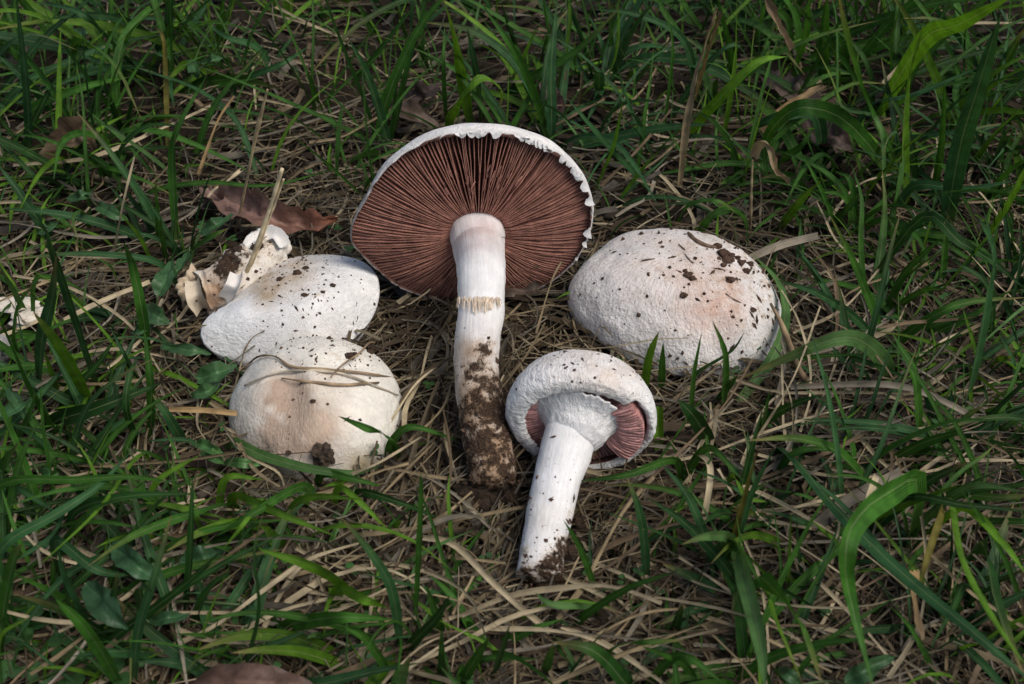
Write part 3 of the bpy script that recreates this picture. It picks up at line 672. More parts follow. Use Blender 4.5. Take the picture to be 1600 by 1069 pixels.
BL = """14 b 44 240 0 40 130 5 25 -10 10|16 b 70 160 1 35 120 3 -5 85 4|9 y 200 52 0 199 4 5|8 o 260 225 0 259 120 3 255 60 5 243 43 5|14 g 275 390 0 268 255 4 278 200 6 323 118 8|13 g 300 250 0 335 165 3 410 77 6|10 b 405 76 2 355 58 3 318 32 2|12 b 209 105 1 150 40 5 111 14 6 50 3 5|8 b 405 280 0 370 190 2 305 138 3 209 105 3|13 g 50 170 1 135 135 3 205 120 2|12 d 190 205 0 160 118 4|13 d 195 200 0 213 130 4|12 d 135 200 0 150 147 3|7 g 162 262 1 135 247 2 70 217 3 0 207 2
14 b 70 360 1 30 300 3 -5 255 4|9 d 190 235 1 300 230 1|7 b 215 30 1 310 33 2|16 b 318 70 0 278 -5 5|9 b 370 130 1 440 100 3 483 72 3|9 g 247 380 0 243 280 5|7 g 235 300 1 320 285 2 420 290 2 520 265 1|7 g 160 262 1 220 280 2 270 305 1|18 y 735 190 0 722 125 3 710 55 7 690 -10 11|14 b 612 235 0 580 130 5 543 57 8|13 g 548 130 0 590 82 3 655 0 7|12 b 752 185 0 745 118 4 730 45 7|14 y 703 187 1 727 145 5 755 121 6 783 142 4 780 172 2|12 g 857 206 0 827 128 5 800 74 8 752 6 10
10 y 795 130 0 817 90 4 840 42 7|12 g 855 108 0 857 50 4 848 -5 8|15 g 810 135 1 900 80 4 970 10 7|14 y 938 130 0 962 85 5 967 5 10|11 b 1070 65 4 1000 24 6 925 14 6|8 g 1036 210 0 1046 135 4 1051 68 7 1040 14 9|10 b 1026 250 0 980 155 5 962 90 8|8 b 1020 295 0 935 210 4 888 155 6|6 y 965 310 0 1003 265 2 1030 236 4|7 y 928 295 0 958 230 4 973 160 7|8 d 810 78 0 783 4 6|6 g 697 185 0 693 110 4 695 40 6|7 g 678 115 0 660 40 5
22 g 1408 258 0 1363 175 5 1330 80 12 1310 -10 17|22 y 1420 315 0 1415 240 4 1420 130 9 1443 38 13|26 b 1478 358 0 1500 235 6 1530 135 11 1563 25 15|28 y 1380 165 1 1445 62 9 1500 37 12 1585 -8 15|14 y 1060 225 0 1110 170 4 1180 100 7 1230 88 7|11 y 1131 215 0 1148 100 6 1151 -10 12|11 g 1143 95 3 1120 -10 9|10 b 1140 120 1 1100 78 3 1058 50 4|8 b 1060 165 1 1110 95 4 1150 70 5 1173 100 3|20 g 1408 282 0 1330 195 5 1268 168 7 1225 180 6 1195 225 3 1200 285 1|18 b 1275 180 3 1210 185 3 1155 212 1
7 l 1375 195 4 1325 172 4 1303 152 4|12 g 1220 250 1 1250 230 3 1272 198 4|8 g 1313 360 0 1285 300 4 1256 245 6|12 y 1215 358 0 1250 315 3 1283 282 5|9 g 1340 350 0 1330 285 3 1305 267 3|16 y 1515 260 0 1550 215 3 1605 160 7|20 y 1545 360 0 1580 310 4 1610 250 8|14 b 1430 290 2 1510 296 3 1585 282 4|10 b 1420 220 2 1500 205 4 1565 193 4|12 b 1360 165 3 1430 147 5 1530 105 7|14 g 1240 110 0 1260 50 4 1265 -5 8|16 g 1286 125 0 1287 60 4 1293 -5 8|13 g 1395 140 0 1395 65 5 1410 -5 9|9 g 1418 100 2 1404 72 4 1420 40 6
9 g 1240 117 1 1290 104 3 1330 115 3|15 d 1555 125 0 1600 45 7|10 g 1093 365 1 1115 335 3 1145 328 3 1165 345 2 1168 385 .5|9 g 1062 340 1 1080 318 3 1125 315 4 1158 342 2|10 d 1395 290 1 1430 340 3 1480 360 1|15 g 230 560 0 222 490 3 208 420 5 193 377 7|13 g 233 690 0 235 600 3 225 510 5|18 y 142 632 0 115 580 4 85 530 7 52 488 9|20 b 57 617 0 62 540 5 80 470 8 88 400 11|12 b 90 420 9 73 365 12 50 338 13|18 g 100 700 0 48 608 4 20 545 7 -3 488 9|10 g 22 530 2 28 480 6 55 438 9|22 d 85 660 1 152 637 3 253 598 3
8 y 95 630 0 68 545 4|12 d 100 625 1 152 570 3 178 532 4|10 d 215 690 0 197 640 3 203 585 4 215 560 4|9 b 250 412 2 170 398 3 100 397 3 0 407 3|7 g 55 438 3 100 440 3 137 457 2|10 g 258 405 0 250 340 4|14 y 287 392 0 275 340 4|12 g 290 392 0 320 375 3 357 357 4|12 b 150 690 1 190 660 2 230 638 2|15 b 290 695 0 265 655 2 238 615 3|8 b 213 588 1 192 550 3 172 510 3|9 g 27 465 2 0 420 5|5 l 0 620 2 52 565 4|12 g 15 695 0 47 645 4 54 610 6|12 g 1385 525 0 1353 455 3 1330 400 5 1298 338 8
12 b 1378 530 0 1330 492 2 1276 458 4 1215 438 4|12 g 1384 490 0 1412 430 3 1470 372 6|20 b 1510 640 0 1532 545 5 1547 455 9 1554 395 12 1530 340 14|22 l 1385 572 1 1355 538 3 1313 528 4 1240 555 3 1155 592 1.5|17 l 1155 622 .5 1212 552 1.2 1228 490 1.6 1216 440 2 1176 398 2.6|8 g 1260 560 1 1370 553 2|14 g 1440 680 0 1430 590 4 1395 520 5|10 d 1330 560 1 1430 595 2|12 g 1132 635 0 1134 560 4 1114 502 7|11 g 1080 645 0 1085 580 4 1097 517 7|12 y 1006 614 0 1014 560 3 1030 517 5|11 g 1034 606 0 1036 535 4|5 b 1090 582 1 1141 550 4 1163 520 6
10 d 1118 625 0 1155 583 3|20 d 1115 698 0 1087 655 3 1060 625 4|9 g 1190 680 0 1203 608 5|14 d 1200 655 1 1240 632 3 1280 618 4|12 b 1445 680 1 1350 660 2 1250 655 2|6 y 1520 640 0 1516 560 4|4 l 1495 630 0 1490 565 4|14 b 1585 570 1 1560 520 4|14 d 1440 340 5 1500 378 5 1550 408 4 1600 450 3|14 g 1420 520 1 1500 475 3 1600 465 2|10 d 1545 450 3 1485 404 4|8 g 1430 400 0 1388 340 4|14 g 1475 440 0 1480 340 5|14 y 1465 460 0 1532 385 5 1568 340 8
12 g 0 758 3 120 750 4 200 745 4 272 754 3|15 d 115 800 2 200 775 4 310 772 4|16 g 360 787 1 293 805 3 207 838 4 135 886 5|16 b 115 760 2 86 830 4 24 877 5|14 b 0 860 3 85 805 4 155 758 4 207 703 3|6 y 220 710 2 155 795 4 60 885 5|14 b 205 1069 0 215 990 3 240 905 6 268 805 8|18 g 190 1075 0 138 990 5 85 933 7|14 b 150 995 0 105 910 3 88 845 5|16 b 85 845 3 150 890 3 207 900 2|14 d 170 1005 1 275 925 4 345 862 6|14 y 366 775 2 430 800 4 525 838 4|14 g 475 760 2 400 800 4 338 838 3|10 y 410 780 2 387 810 4 349 858 3
20 y 540 920 2 485 885 4 404 858 5|7 d 372 1069 0 404 960 4 397 870 6 411 800 7|20 g 448 980 1 500 968 3 545 965 4 615 968 3|12 d 250 945 1 350 880 3 445 832 4|11 y 353 748 2 410 749 2|7 y 0 995 2 52 962 3|20 g 0 975 2 18 880 5 35 850 6|10 g 82 935 0 82 870 3|15 d 163 990 0 184 895 5|22 g 0 740 2 30 690 5|14 g 120 732 1 93 700 3|10 y 242 757 2 310 712 3|14 b 15 760 2 88 800 2|15 l 360 690 1 410 712 1.2 487 733 1.4 553 739 1.2 598 727 1|12 g 503 741 1 550 748 1.5 597 760 1
14 g 615 692 1.5 592 678 4.3 560 664 4.8 528 650 4.6|12 g 613 690 1 645 667 2 720 690 1|14 b 627 1018 0 613 925 4 580 865 6 530 805 8|8 g 647 985 0 657 800 6 658 738 8|12 d 560 770 1 616 783 1.5 700 814 .8|10 y 530 762 2 571 793 2 606 828 1|18 y 530 922 2 570 938 3 605 950 2|12 g 613 1055 0 575 1003 3 540 980 4|16 d 640 1010 1 680 968 4 703 930 6|14 g 683 965 2 665 914 6|14 g 690 1045 1 690 980 4|22 l 620 1075 2 640 1025 5|16 g 715 1068 0 765 995 5|13 d 770 1055 0 797 975 6|10 l 720 1075 2 689 1042 4|10 g 755 1030 1 845 1030 2
9 g 937 935 0 908 860 3 880 812 5|13 b 1013 915 0 1003 815 4 980 745 6|12 g 1055 720 2 980 742 3 900 752 2|12 g 910 965 1 980 920 4 1060 892 6|12 l 930 948 1 865 945 2 835 925 2|22 d 980 1070 1 930 1018 4 865 1003 4|14 g 955 1015 2 1000 1005 4 1070 1000 4|14 g 1070 1040 2 1003 1010 4|14 d 1052 990 0 1067 942 4|14 g 850 1050 0 865 1005 4
32 g 1440 758 5 1400 768 7 1350 805 8 1325 860 8 1330 935 6 1365 1075 5|22 b 1225 703 1 1302 793 4 1405 893 5 1526 993 6 1612 1066 6|24 l 1143 848 3 1165 915 5 1188 1010 6 1195 1075 6|16 l 1145 846 3 1105 838 5 1065 851 5|10 o 1147 845 2 1162 780 5 1185 700 8|13 b 1150 845 2 1175 770 5 1210 700 8|14 g 1150 855 3 1190 915 4|24 g 1190 905 3 1245 960 6 1285 1070 7|10 y 1195 920 2 1215 975 4 1255 1070 5|12 b 1255 965 1 1283 895 2 1310 822 3|5 y 1233 930 0 1236 800 6|12 y 1483 775 3 1502 868 6 1545 955 7 1605 1045 7|28 d 1540 850 3 1560 940 4 1600 1060 4
12 d 1403 782 4 1510 790 5 1615 800 5|12 l 1505 765 4 1605 768 5|16 d 1440 760 4 1512 722 6|14 o 1475 790 4 1450 868 5 1437 918 4|12 y 1145 740 2 1165 775 4 1198 785 4|12 g 1105 700 3 1160 750 3|10 g 1245 706 2 1343 706 2|14 g 1060 1025 3 1135 1070 3|14 y 1500 795 4 1568 850 5 1605 900 5|10 d 1300 350 0 1345 300 4|12 g 590 60 0 560 5 4|13 d 470 60 0 490 -5 5|12 g 340 60 0 350 -5 4|9 g 500 170 0 480 110 3|12 d 640 70 0 620 5 5|14 g 1180 60 0 1200 -5 6|12 b 1010 130 0 1030 60 5"""
for ln in BL.replace('\n', '|').split('|'):
    t = ln.split(); one_blade([float(t[0]), t[1]]+[float(x) for x in t[2:]])
# a cut green stub beside the small mushroom
v, f, u = ribbon([at(1030, 704, 0), at(1029, 670, 1), at(1029, 638, 2)], .42, 'cut', .5, 8, (0, -.7, .7), 0, 5)
tag(build('grass_stub', v, f, M_GRASS, origin=at(1030, 704, 0), tint=GREEN['y'], uv=u), 'short bright green cut grass stub standing beside the torn cap edge', 'grass stub')

# ------------------------------------------------------------------ filler tufts, each a thing with its blades
DENS = [[1, .85, .75, .9, .9, 1, 1, 1], [.8, .5, .12, .05, .2, .6, .85, 1], [.6, .25, 0, 0, 0, 0, .35, .85], [.95, .6, .15, 0, 0, .45, .4, .8], [.9, .7, .6, .45, .3, .5, .35, .6]]
def dens(x, y):
    x = min(6.999, max(0, x/200-.5)); y = min(3.999, max(0, y/214-.5)); i, j = int(y), int(x); a, b = y-i, x-j
    return (DENS[i][j]*(1-b)+DENS[i][j+1]*b)*(1-a)+(DENS[i+1][j]*(1-b)+DENS[i+1][j+1]*b)*a
# ellipses (px) that must stay unobstructed: centre, radii, and the ground y of the thing
KEEP = [(737, 330, 200, 150, 7), (757, 600, 62, 190, -6), (1055, 475, 170, 125, -1), (900, 640, 125, 95, -6), (850, 820, 55, 120, -10), (450, 480, 155, 95, -1), (497, 632, 135, 112, -6), (360, 430, 85, 75, 2), (430, 325, 105, 45, 9)]
def clear(P, ybase):
    for p in P:
        x, y = pix(p)
        for u, v, a, b, yy in KEEP:
            if ((x-u)/a)**2+((y-v)/b)**2 < 1 and p[1] < yy+6 and (ybase < yy+2 or ((x-u)/a)**2+((y-v)/b)**2 < .6 and ybase < yy+4): return False
    return True
def rblade(b, rd, Lr, lean=None, flop=None):
    L_ = rd.uniform(*Lr); az = rd.uniform(0, 2*math.pi) if lean is None else lean+rd.gauss(0, .7)
    el = R(rd.uniform(25, 82)); fl = rd.uniform(.03, .85) if flop is None else flop
    d = np.array([math.cos(az), math.sin(az), 0]); P = [np.asarray(b, float)]; p = P[0].copy(); e = el
    for i in range(4):
        p = p+(d*math.cos(e)+np.array([0, 0, math.sin(e)]))*L_/4; e -= fl*rd.uniform(.3, .7)
        d = unit(d+np.array([rd.gauss(0, .12), rd.gauss(0, .12), 0]))
        if p[2] < .35: p[2] = .35+rd.random()*.3
        P.append(p.copy())
    return P
tr = random.Random(77); made = 0; tries = 0
while made < 245 and tries < 9000:
    tries += 1
    x, y = tr.uniform(-60, 1660), tr.uniform(-140, 1069)
    if tr.random() > dens(x, y)**1.3: continue
    b = at(x, y, 0); b[2] = gh(b[0], b[1])-.1
    if abs(b[0]) > 45: continue
    far = sm(6, 30, b[1]); Ls = []
    n = tr.randint(3, 6); bl = []
    for k in range(n):
        P = rblade(b+np.array([tr.gauss(0, .35), tr.gauss(0, .35), 0]), tr, (3.+3.*far, 8.5+10.*far))
        if clear(crom(P, 8), b[1]): bl.append(P)
    if len(bl) < 2: continue
    z = zone(b); kk = tr.choice('gggbbdy')
    big = max(np.array(P)[:, 2].max() for P in bl)
    wid = .11+.40*tr.random()**1.2; mx = np.mean([P[-1][0]-P[0][0] for P in bl])
    lab = ('tall ' if big > 8 else 'low ' if big < 4.5 else '')+('broad ' if wid > .34 else 'fine ' if wid < .2 else '')+KNAMES[kk]+' grass tuft of '+['', '', 'two', 'three', 'four', 'five', 'six'][len(bl)]+' blades '+z
    T = root('grass_tuft', b, lab, 'grass tuft', 'grass tufts '+z)
    for P in bl:
        c = np.array(GREEN[kk])*tr.uniform(.6, 1.0)
        v, f, u = ribbon(P, wid*tr.uniform(.7, 1.25)*(1+.3*far), 'blade', tr.uniform(.1, .35), 12, unit((tr.uniform(-.8, .8), -.5+tr.uniform(-.5, .5), .8)), tr.uniform(-.9, .9), 3, .02, tr.random()*9)
        build('blade', v, f, M_GRASS, T, tint=shade(u, c, (.26, .2, .08) if tr.random() < .3 else None, 7), uv=u)
    made += 1
# the uncountable short grass beneath, and the meadow round about outside the view
so = Soup(); tr = random.Random(5)
for k in range(6800):
    if k < 2700:
        x, y = tr.uniform(-40, 1640), tr.uniform(-60, 1100)
        if tr.random() > dens(x, y)**1.2: continue
        b = at(x, y, 0); Lr = (2, 7.5) if y < 330 else (1.5, 5)
    else:
        b = np.array([tr.uniform(-75, 75), tr.uniform(-40, 95), 0]); q = pix(b)
        if -60 < q[0] < 1660 and -100 < q[1] < 1160: continue
        if np.hypot(b[0], b[1]-CAM[1]) < 14: continue
        Lr = (4, 13) if b[1] > 0 else (3, 6)
    b[2] = gh(b[0], b[1])-.1
    P = rblade(b, tr, Lr)
    if not clear(crom(P, 6), b[1]): continue
    if max(p[2]-(p[1]-CAM[1]) for p in P) > 24: continue
    v, f, u = ribbon(P, tr.uniform(.07, .24) if k < 2700 else tr.uniform(.12, .38), 'blade', .2, 7, unit((tr.uniform(-.9, .9), tr.uniform(-1, .3), .8)), tr.uniform(-1, 1), 3)
    so.add(v, f, np.array(GREEN[tr.choice('gggbdyyl')])*tr.uniform(.65, 1.1), u)
o = so.build('grass', M_GRASS, origin=(0, 0, 0)); tag(o, 'short green grass growing up through the dry thatch', 'grass', kind='stuff')

# ------------------------------------------------------------------ dry straw
def flow(x, y): return 1.2*noise.noise(Vector((x*.06, y*.06, 1.7)))*math.pi
SDENS = [[.05, .15, .35, .2, .15, .1, .05, .05], [.35, .6, 1, .7, .6, .5, .4, .3], [.9, 1, .9, .8, .8, .8, 1, .6], [.6, .8, .9, 1, 1, .9, 1, .7], [.5, .7, .9, 1, 1, 1, 1, .9]]
def sdens(x, y):
    x = min(6.999, max(0, x/200-.5)); y = min(3.999, max(0, y/214-.5)); i, j = int(y), int(x); a, b = y-i, x-j
    return (SDENS[i][j]*(1-b)+SDENS[i][j+1]*b)*(1-a)+(SDENS[i+1][j]*(1-b)+SDENS[i+1][j+1]*b)*a
def rstraw(rd, x, y, L_, z, tilt):
    a = flow(x, y)+rd.gauss(0, .85); d = np.array([math.cos(a), math.sin(a), 0]); p = np.array([x, y, z])-d*L_/2; P = []
    bend = rd.gauss(0, .35); e = rd.gauss(0, tilt)
    for i in range(5):
        q = p.copy(); q[2] = max(q[2], gh(q[0], q[1])+.05); P.append(q)
        a += bend*.5+rd.gauss(0, .12); p = p+np.array([math.cos(a), math.sin(a), math.sin(e)])*L_/4; e -= .12*(i-1)
    return P
so = Soup(); tr = random.Random(91)
for k in range(22500):
    inn = k < 14000
    if inn:
        x, y = tr.uniform(-80, 1680), tr.uniform(-60, 1120)
        if tr.random() > .15+.85*sdens(x, y): continue
        b = at(x, y, 0)
    else:
        b = np.array([tr.uniform(-75, 75), tr.uniform(-40, 95), 0]); q = pix(b)
        if -60 < q[0] < 1660 and -100 < q[1] < 1160: continue
    lay = tr.random(); z = gh(b[0], b[1])+.05+.75*lay
    P = rstraw(tr, b[0], b[1], tr.uniform(1.2, 6.5), z, .10); wide = tr.random() < .14
    kk = tr.choice('ttppnneek'); c = np.array(DRY[kk])*tr.uniform(.20, .72)
    v, f, u = ribbon(P, tr.uniform(.05, .15)*(2.2 if wide else 1), 'straw', .4, 5, unit((tr.uniform(-.6, .6), tr.uniform(-.9, .3), 1)), tr.uniform(-1.2, 1.2), 3 if lay > .6 else 2, 0, tr.random()*9)
    so.add(v, f, c, u)
for k in range(2600):          # flattened, rotting scraps of blade between the straws
    x, y = tr.uniform(-80, 1680), tr.uniform(-60, 1120)
    b = at(x, y, 0); P = rstraw(tr, b[0], b[1], tr.uniform(.6, 3.2), gh(b[0], b[1])+.05+.6*tr.random(), .1)
    v, f, u = ribbon(P, tr.uniform(.18, .5), 'cut', .15, 4, unit((tr.uniform(-.3, .3), tr.uniform(-.4, .2), 1)), tr.uniform(-.5, .5), 3, .08, tr.random()*9)
    so.add(v, f, np.array(DRY[tr.choice('nnkket')])*tr.uniform(.15, .45), u)
o = so.build('dry_thatch', M_STRAW, origin=(0, 0, 0)); tag(o, 'matted dry straw thatch covering the soil', 'thatch', kind='stuff')
def straw(P, W, k, prof='straw', noun='dry straw', name='dry_straw', fold=.4, twist=0., n=14, nref=None, lab=None):
    v, f, u = ribbon(P, W, prof, fold, n, nref if nref is not None else (gr.uniform(-.3, .3), -.6, .8), twist, 5 if W > .2 else 3, .02, gr.random()*9)
    z = zone(P[0]); o = build(name, v, f, M_STRAW, origin=P[0], tint=np.array(DRY[k])*gr.uniform(.55, .95), uv=u)
    tag(o, lab or look(P, W, SNAMES, k, noun)+' '+z, 'straw', None if lab else 'dry straws '+z); return o
ST = """8 p 20 258 1.2 140 246 1.6 250 202 1.8 330 165 1.5|5 p 175 410 0 192 320 4 210 245 6|6 o 310 272 1 340 190 3 366 150 4|9 o 263 640 1.6 315 641 1.7 370 646 1.6|9 t 328 627 1 358 648 1.4|7 p 345 665 1 368 676 1.2|10 e 1235 605 1 1360 600 2 1440 612 2 1535 658 1|5 p 1180 690 1 1240 590 3 1282 478 4|3 p 1240 705 0 1237 630 3 1215 585 3 1172 592 1.5|13 e 1170 404 1 1220 383 1.5 1280 368 1.5|10 p 660 840 1.2 710 852 1.5 780 920 1.6 860 988 1.2|8 t 545 838 1.1 650 825 1.3 760 803 1.4 830 790 1.2|8 p 755 982 1.2 860 985 1.8 940 1005 1.8 1030 1063 1.2|9 p 880 900 1 945 932 1.2
5 t 855 958 1 883 915 1.3 905 870 1.4|8 t 708 960 1 740 900 1.5|7 t 668 818 1 700 800 1.4 738 768 1.2|7 e 672 745 1 723 783 1.3 768 828 1|6 p 224 818 1.2 270 791 1.8 320 780 1.6|6 p 208 858 1.2 265 832 1.4|5 p 354 675 1 382 710 1.5 432 736 1.5 445 758 1|6 p 548 741 1.2 592 723 1.5 658 683 1.2|7 p 1198 803 1 1253 790 1.4 1322 772 1.4|8 p 1167 807 1 1268 826 1.4|12 p 1370 742 2.5 1353 793 2|20 e 1270 826 1 1330 780 1.6 1410 738 1.6|10 p 1085 705 2 1110 732 3 1098 825 1.5|6 p 1122 732 2 1147 775 2|4 t 838 520 1 866 430 2 905 370 2.5|6 t 560 820 1.2 600 770 1.3 680 690 1
7 t 600 730 1 680 745 1.3 735 750 1|5 p 610 660 1 650 600 1.5 700 560 1.2|6 t 640 690 1 690 640 1.2 705 600 1|7 e 1210 560 1 1300 545 1.2 1390 500 1|8 e 1280 450 1 1350 420 1.3 1420 390 1|6 p 1240 520 1 1320 480 1.4 1390 400 1.2|8 t 1300 700 1 1380 680 1.2 1460 690 1|6 p 1060 870 1 1150 930 1.3 1250 1000 1|7 t 1090 960 1 1180 990 1.4 1300 1050 1.1|7 p 1240 870 1.1 1330 960 1.4 1400 1040 1.2|5 p 1300 880 1 1315 800 1.6|6 t 900 1010 1.2 1000 960 1.4 1090 950 1|5 e 560 900 1 660 905 1.2 760 895 1.1|6 t 700 870 1 790 880 1.3|9 p 100 500 1.3 160 470 1.5 235 440 1.2
6 p 90 560 1.2 180 545 1.6 270 560 1|7 t 60 590 1 150 600 1.3 250 590 1|6 p 20 430 1 110 450 1.5 200 505 1.2 250 580 1|6 t 120 700 1 150 650 1.5|5 n 440 1000 1 500 930 1.5|6 t 330 700 1 400 760 1.4|6 n 1470 640 1 1540 690 1.3 1600 720 1|7 p 1380 130 2 1470 45 4 1600 35 4|6 n 940 290 1 1000 230 2 1050 170 2|5 t 880 170 0 885 110 2.5|6 t 905 168 0 910 112 2.5|5 p 1010 170 1 1015 205 1.5 1060 218 1.2|6 n 860 200 .8 905 175 1.5 945 155 1.6|5 p 395 100 0 400 170 .8|5 p 430 10 2 480 35 2 540 62 1.5|6 t 190 75 1.5 245 82 2|5 p 1290 350 1 1340 290 1.5 1400 270 1"""
for ln in ST.replace('\n', '|').split('|'):
    t = ln.split(); q = [float(x) for x in t[2:]]; P = [at(*q[i:i+3]) for i in range(0, len(q), 3)]
    straw(P, float(t[0])*cmpx(P[0])*1.05, t[1], 'cut' if float(t[0]) > 8 else 'straw')
# stalks with a shape of their own
def stalk(pts, r, k, label, name='dry_stalk', cat='stalk'):
    P = [np.asarray(p) if isinstance(p, np.ndarray) else at(*p) for p in pts]
    v, f, U, c, rr = tube(P, r, 10, 40, .03, pts[0][0]*.1)
    t = np.array([np.array(DRY[k])*(1.35+.25*math.sin(u*31)) for u in U])
    return tag(build(name, v, f, M_STRAW, origin=P[0], tint=t, uv=np.stack([U*0+.3, U], 1)), label, cat)
stalk([(368, 362, 0), (382, 300, 3), (397, 225, 6.5), (408, 178, 8.6), (418, 140, 10)], [.08, .07, .065, .10, .055, .05], 't', 'tall brown dry stalk standing upright over the curled leaf')
stalk([(381, 437, 1.6), (398, 392, 3.6), (420, 330, 6), (441, 264, 8.4)], [.09, .09, .085, .08], 'p', 'thick split pale stalk leaning up against the bent white cap')
stalk([(386, 432, 1.6), (405, 385, 3.6), (427, 325, 6), (443, 280, 7.8)], [.05, .055, .055, .05], 'p', 'thinner pale split stalk beside the thick leaning stalk')
stalk([(1272, 612, .3), (1250, 580, 1.3), (1234, 540, 2.4), (1218, 500, 3.4), (1204, 474, 4)], [.16, .15, .13, .11, .06], 'n', 'bent dark brown stem leaning beside the broad domed cap')
stalk([(1172, 362, 0), (1174, 300, 3), (1176, 250, 5)], [.06, .05, .05], 't', 'thin dry stem carrying the curled withered leaf')
def lying(key, pts, r, k, label, lift=.12, ends=()):
    P = []
    for x, y in pts:
        q = hit(SURF[key], x, y, lift)
        P.append(q if q is not None else at(x, y, 1.6 if not P else max(1.0, P[-1][2]-.5)))
    return stalk(P, [x*.62 for x in r], k, label, 'dry_straw', 'straw')
e = lambda L_: [(330+.262*x, 500+.262*y) for x, y in L_]
lying('E', e([(166, 300), (230, 255), (300, 228), (390, 232), (470, 285), (560, 300), (700, 310), (860, 325), (980, 340), (1100, 358)]), [.06, .08, .09, .08, .06], 'n', 'long brown straw bent across the top of the round cream cap')
lying('E', e([(215, 400), (300, 360), (400, 325), (540, 310), (660, 318), (760, 330), (860, 360), (960, 400), (1100, 455)]), [.07, .08, .07, .05], 'e', 'greyish straw curving over the round cream cap below the brown one')
lying('E', e([(425, 355), (560, 372), (680, 390), (790, 400), (900, 392), (990, 385)]), [.06, .11, .12, .10, .07], 'n', 'short thick brown twig with a node resting on the round cream cap')
lying('E', e([(700, 372), (770, 300), (860, 228), (920, 175), (975, 135)]), [.05, .05, .06, .07], 'n', 'thin brown twig pointing up the back of the round cream cap', .3)
d_ = lambda L_: [(240+.2994*x, 260+.2994*y) for x, y in L_]
lying('D', d_([(460, 1020), (480, 950), (520, 890), (580, 855)]), [.03, .035, .03], 'n', 'fine brown straw rising on the bent white cap near the round cap', .06)
c4 = lambda L_: [(870+.2714*x, 330+.2714*y) for x, y in L_]
for pts, r, lab in [([(755, 130), (800, 175), (870, 205), (930, 215)], [.09, .17, .15, .06], 'curled scrap of brown bark near the soil clods on the broad domed cap'), ([(490, 290), (530, 282), (565, 278)], [.04, .06, .04], 'small brown splinter among crumbs on the broad domed cap'),
                    ([(735, 250), (760, 280), (785, 303)], [.03, .04, .03], 'dark splinter below the bark scrap on the broad domed cap'), ([(970, 475), (1010, 505), (1060, 530)], [.02, .03, .02], 'thin forked rootlet on the pink patch of the broad domed cap'), ([(700, 195), (720, 212), (738, 228)], [.03, .03, .03], 'tiny dark splinter at the crown of the broad domed cap')]:
    lying('C', c4(pts), r, 'k', lab, .05)

# individual straws that stand out on top of the thatch
tr = random.Random(14); made = 0; tries = 0
while made < 245 and tries < 5000:
    tries += 1; x, y = tr.uniform(0, 1600), tr.uniform(60, 1069)
    if tr.random() > sdens(x, y): continue
    b = at(x, y, 0); P = rstraw(tr, b[0], b[1], tr.uniform(3.5, 9), tr.uniform(.6, 1.1), .12)
    if not all(((pix(p)[0]-u)/(a*.93))**2+((pix(p)[1]-v)/(bb*.93))**2 > 1 for p in crom(P, 6) for u, v, a, bb, yy in KEEP): continue
    straw(P, tr.uniform(.12, .26), tr.choice('tppeen'), 'straw', twist=tr.uniform(-1.5, 1.5), n=10, nref=(tr.uniform(-.5, .5), -.5, .8)); made += 1

# ------------------------------------------------------------------ withered blades and leaves
def dryleaf(pts, wpx, k, label, twist=1.0, name='withered_grass', wav=.12):
    P = [at(*p) for p in pts]; W = wpx*cmpx(P[0])
    v, f, u = ribbon(P, W, 'straw', .5, 22, (.2, -.6, .8), twist, 5, wav, pts[0][0]*.3)
    tag(build(name, v, f, M_STRAW, origin=P[0], tint=shade(u, np.array(DRY[k]), np.array(DRY['n']), 2), uv=u), label, 'withered grass')
dryleaf([(1062, 292, 0), (1074, 185, 4), (1094, 92, 7), (1118, 15, 10)], 15, 't', 'tall twisted tan withered blade standing in the grass behind the broad domed cap', 2.4)
dryleaf([(1085, 160, 2), (1105, 85, 6), (1126, 20, 9)], 10, 'o', 'narrower golden withered blade beside the tall twisted tan one', 1.2)
dryleaf([(1176, 250, 5), (1186, 226, 6), (1204, 236, 6), (1214, 268, 5), (1236, 284, 5)], 18, 't', 'curled withered leaf hanging from a thin dry stem', 4, 'withered_leaf', .3)
dryleaf([(1190, 205, 1), (1245, 158, 2.5), (1288, 130, 3)], 24, 'o', 'folded golden withered blade lying over the dull brown leaf', .5)
dryleaf([(1240, 80, 9), (1215, 30, 11), (1196, -5, 12)], 16, 'n', 'brown-tipped withered blade hanging down in the tall grass', .8)
dryleaf([(1428, 885, 2), (1432, 945, 2), (1440, 1000, 1.5)], 20, 'o', 'orange-spotted withered blade end under the long arching blade', .4)
def leaf(pts, wpx, c, label, mat, cat, name, wav=.25, fold=.2, curl=.25, tip=1.0, nref=(0, -.5, .85), parent=None, c2=None):
    P = [at(*p) for p in pts]; W = wpx*np.mean([cmpx(p) for p in P])
    pr = lambda s: max(.05, math.sin(math.pi*min(1, .04+.96*s)**.85)**.75*(1-.15*s))
    v, f, u = ribbon(P, W, pr, fold, 20, nref, 0, 11, wav, pts[0][0]*.17, curl)
    t = np.tile(np.array(c), (len(v), 1)); d = np.abs(u[:, 0]-.5)
    if c2 is not None: t = shade(u, np.array(c), np.array(c2), 2.2)
    t[d < .03] *= 1.5                                        # pale midrib
    vein = (np.abs(((u[:, 1]*9+d*3) % 1)-.5) < .12); t[vein] *= 1.18
    if parent is not None: return build(name, v, f, mat, parent, tint=t, uv=u)
    return tag(build(name, v, f, mat, origin=P[0], tint=t, uv=u), label, cat)
leaf([(328, 300, .7), (370, 322, 1.2), (420, 340, 1.5), (475, 350, 1.3), (528, 342, 1.5)], 54, (.18, .112, .09), 'curled reddish brown fallen leaf lying behind the bent white cap', M_LEAF, 'leaf', 'fallen_leaf', .8, .1, 1.0, c2=(.17, .06, .03))
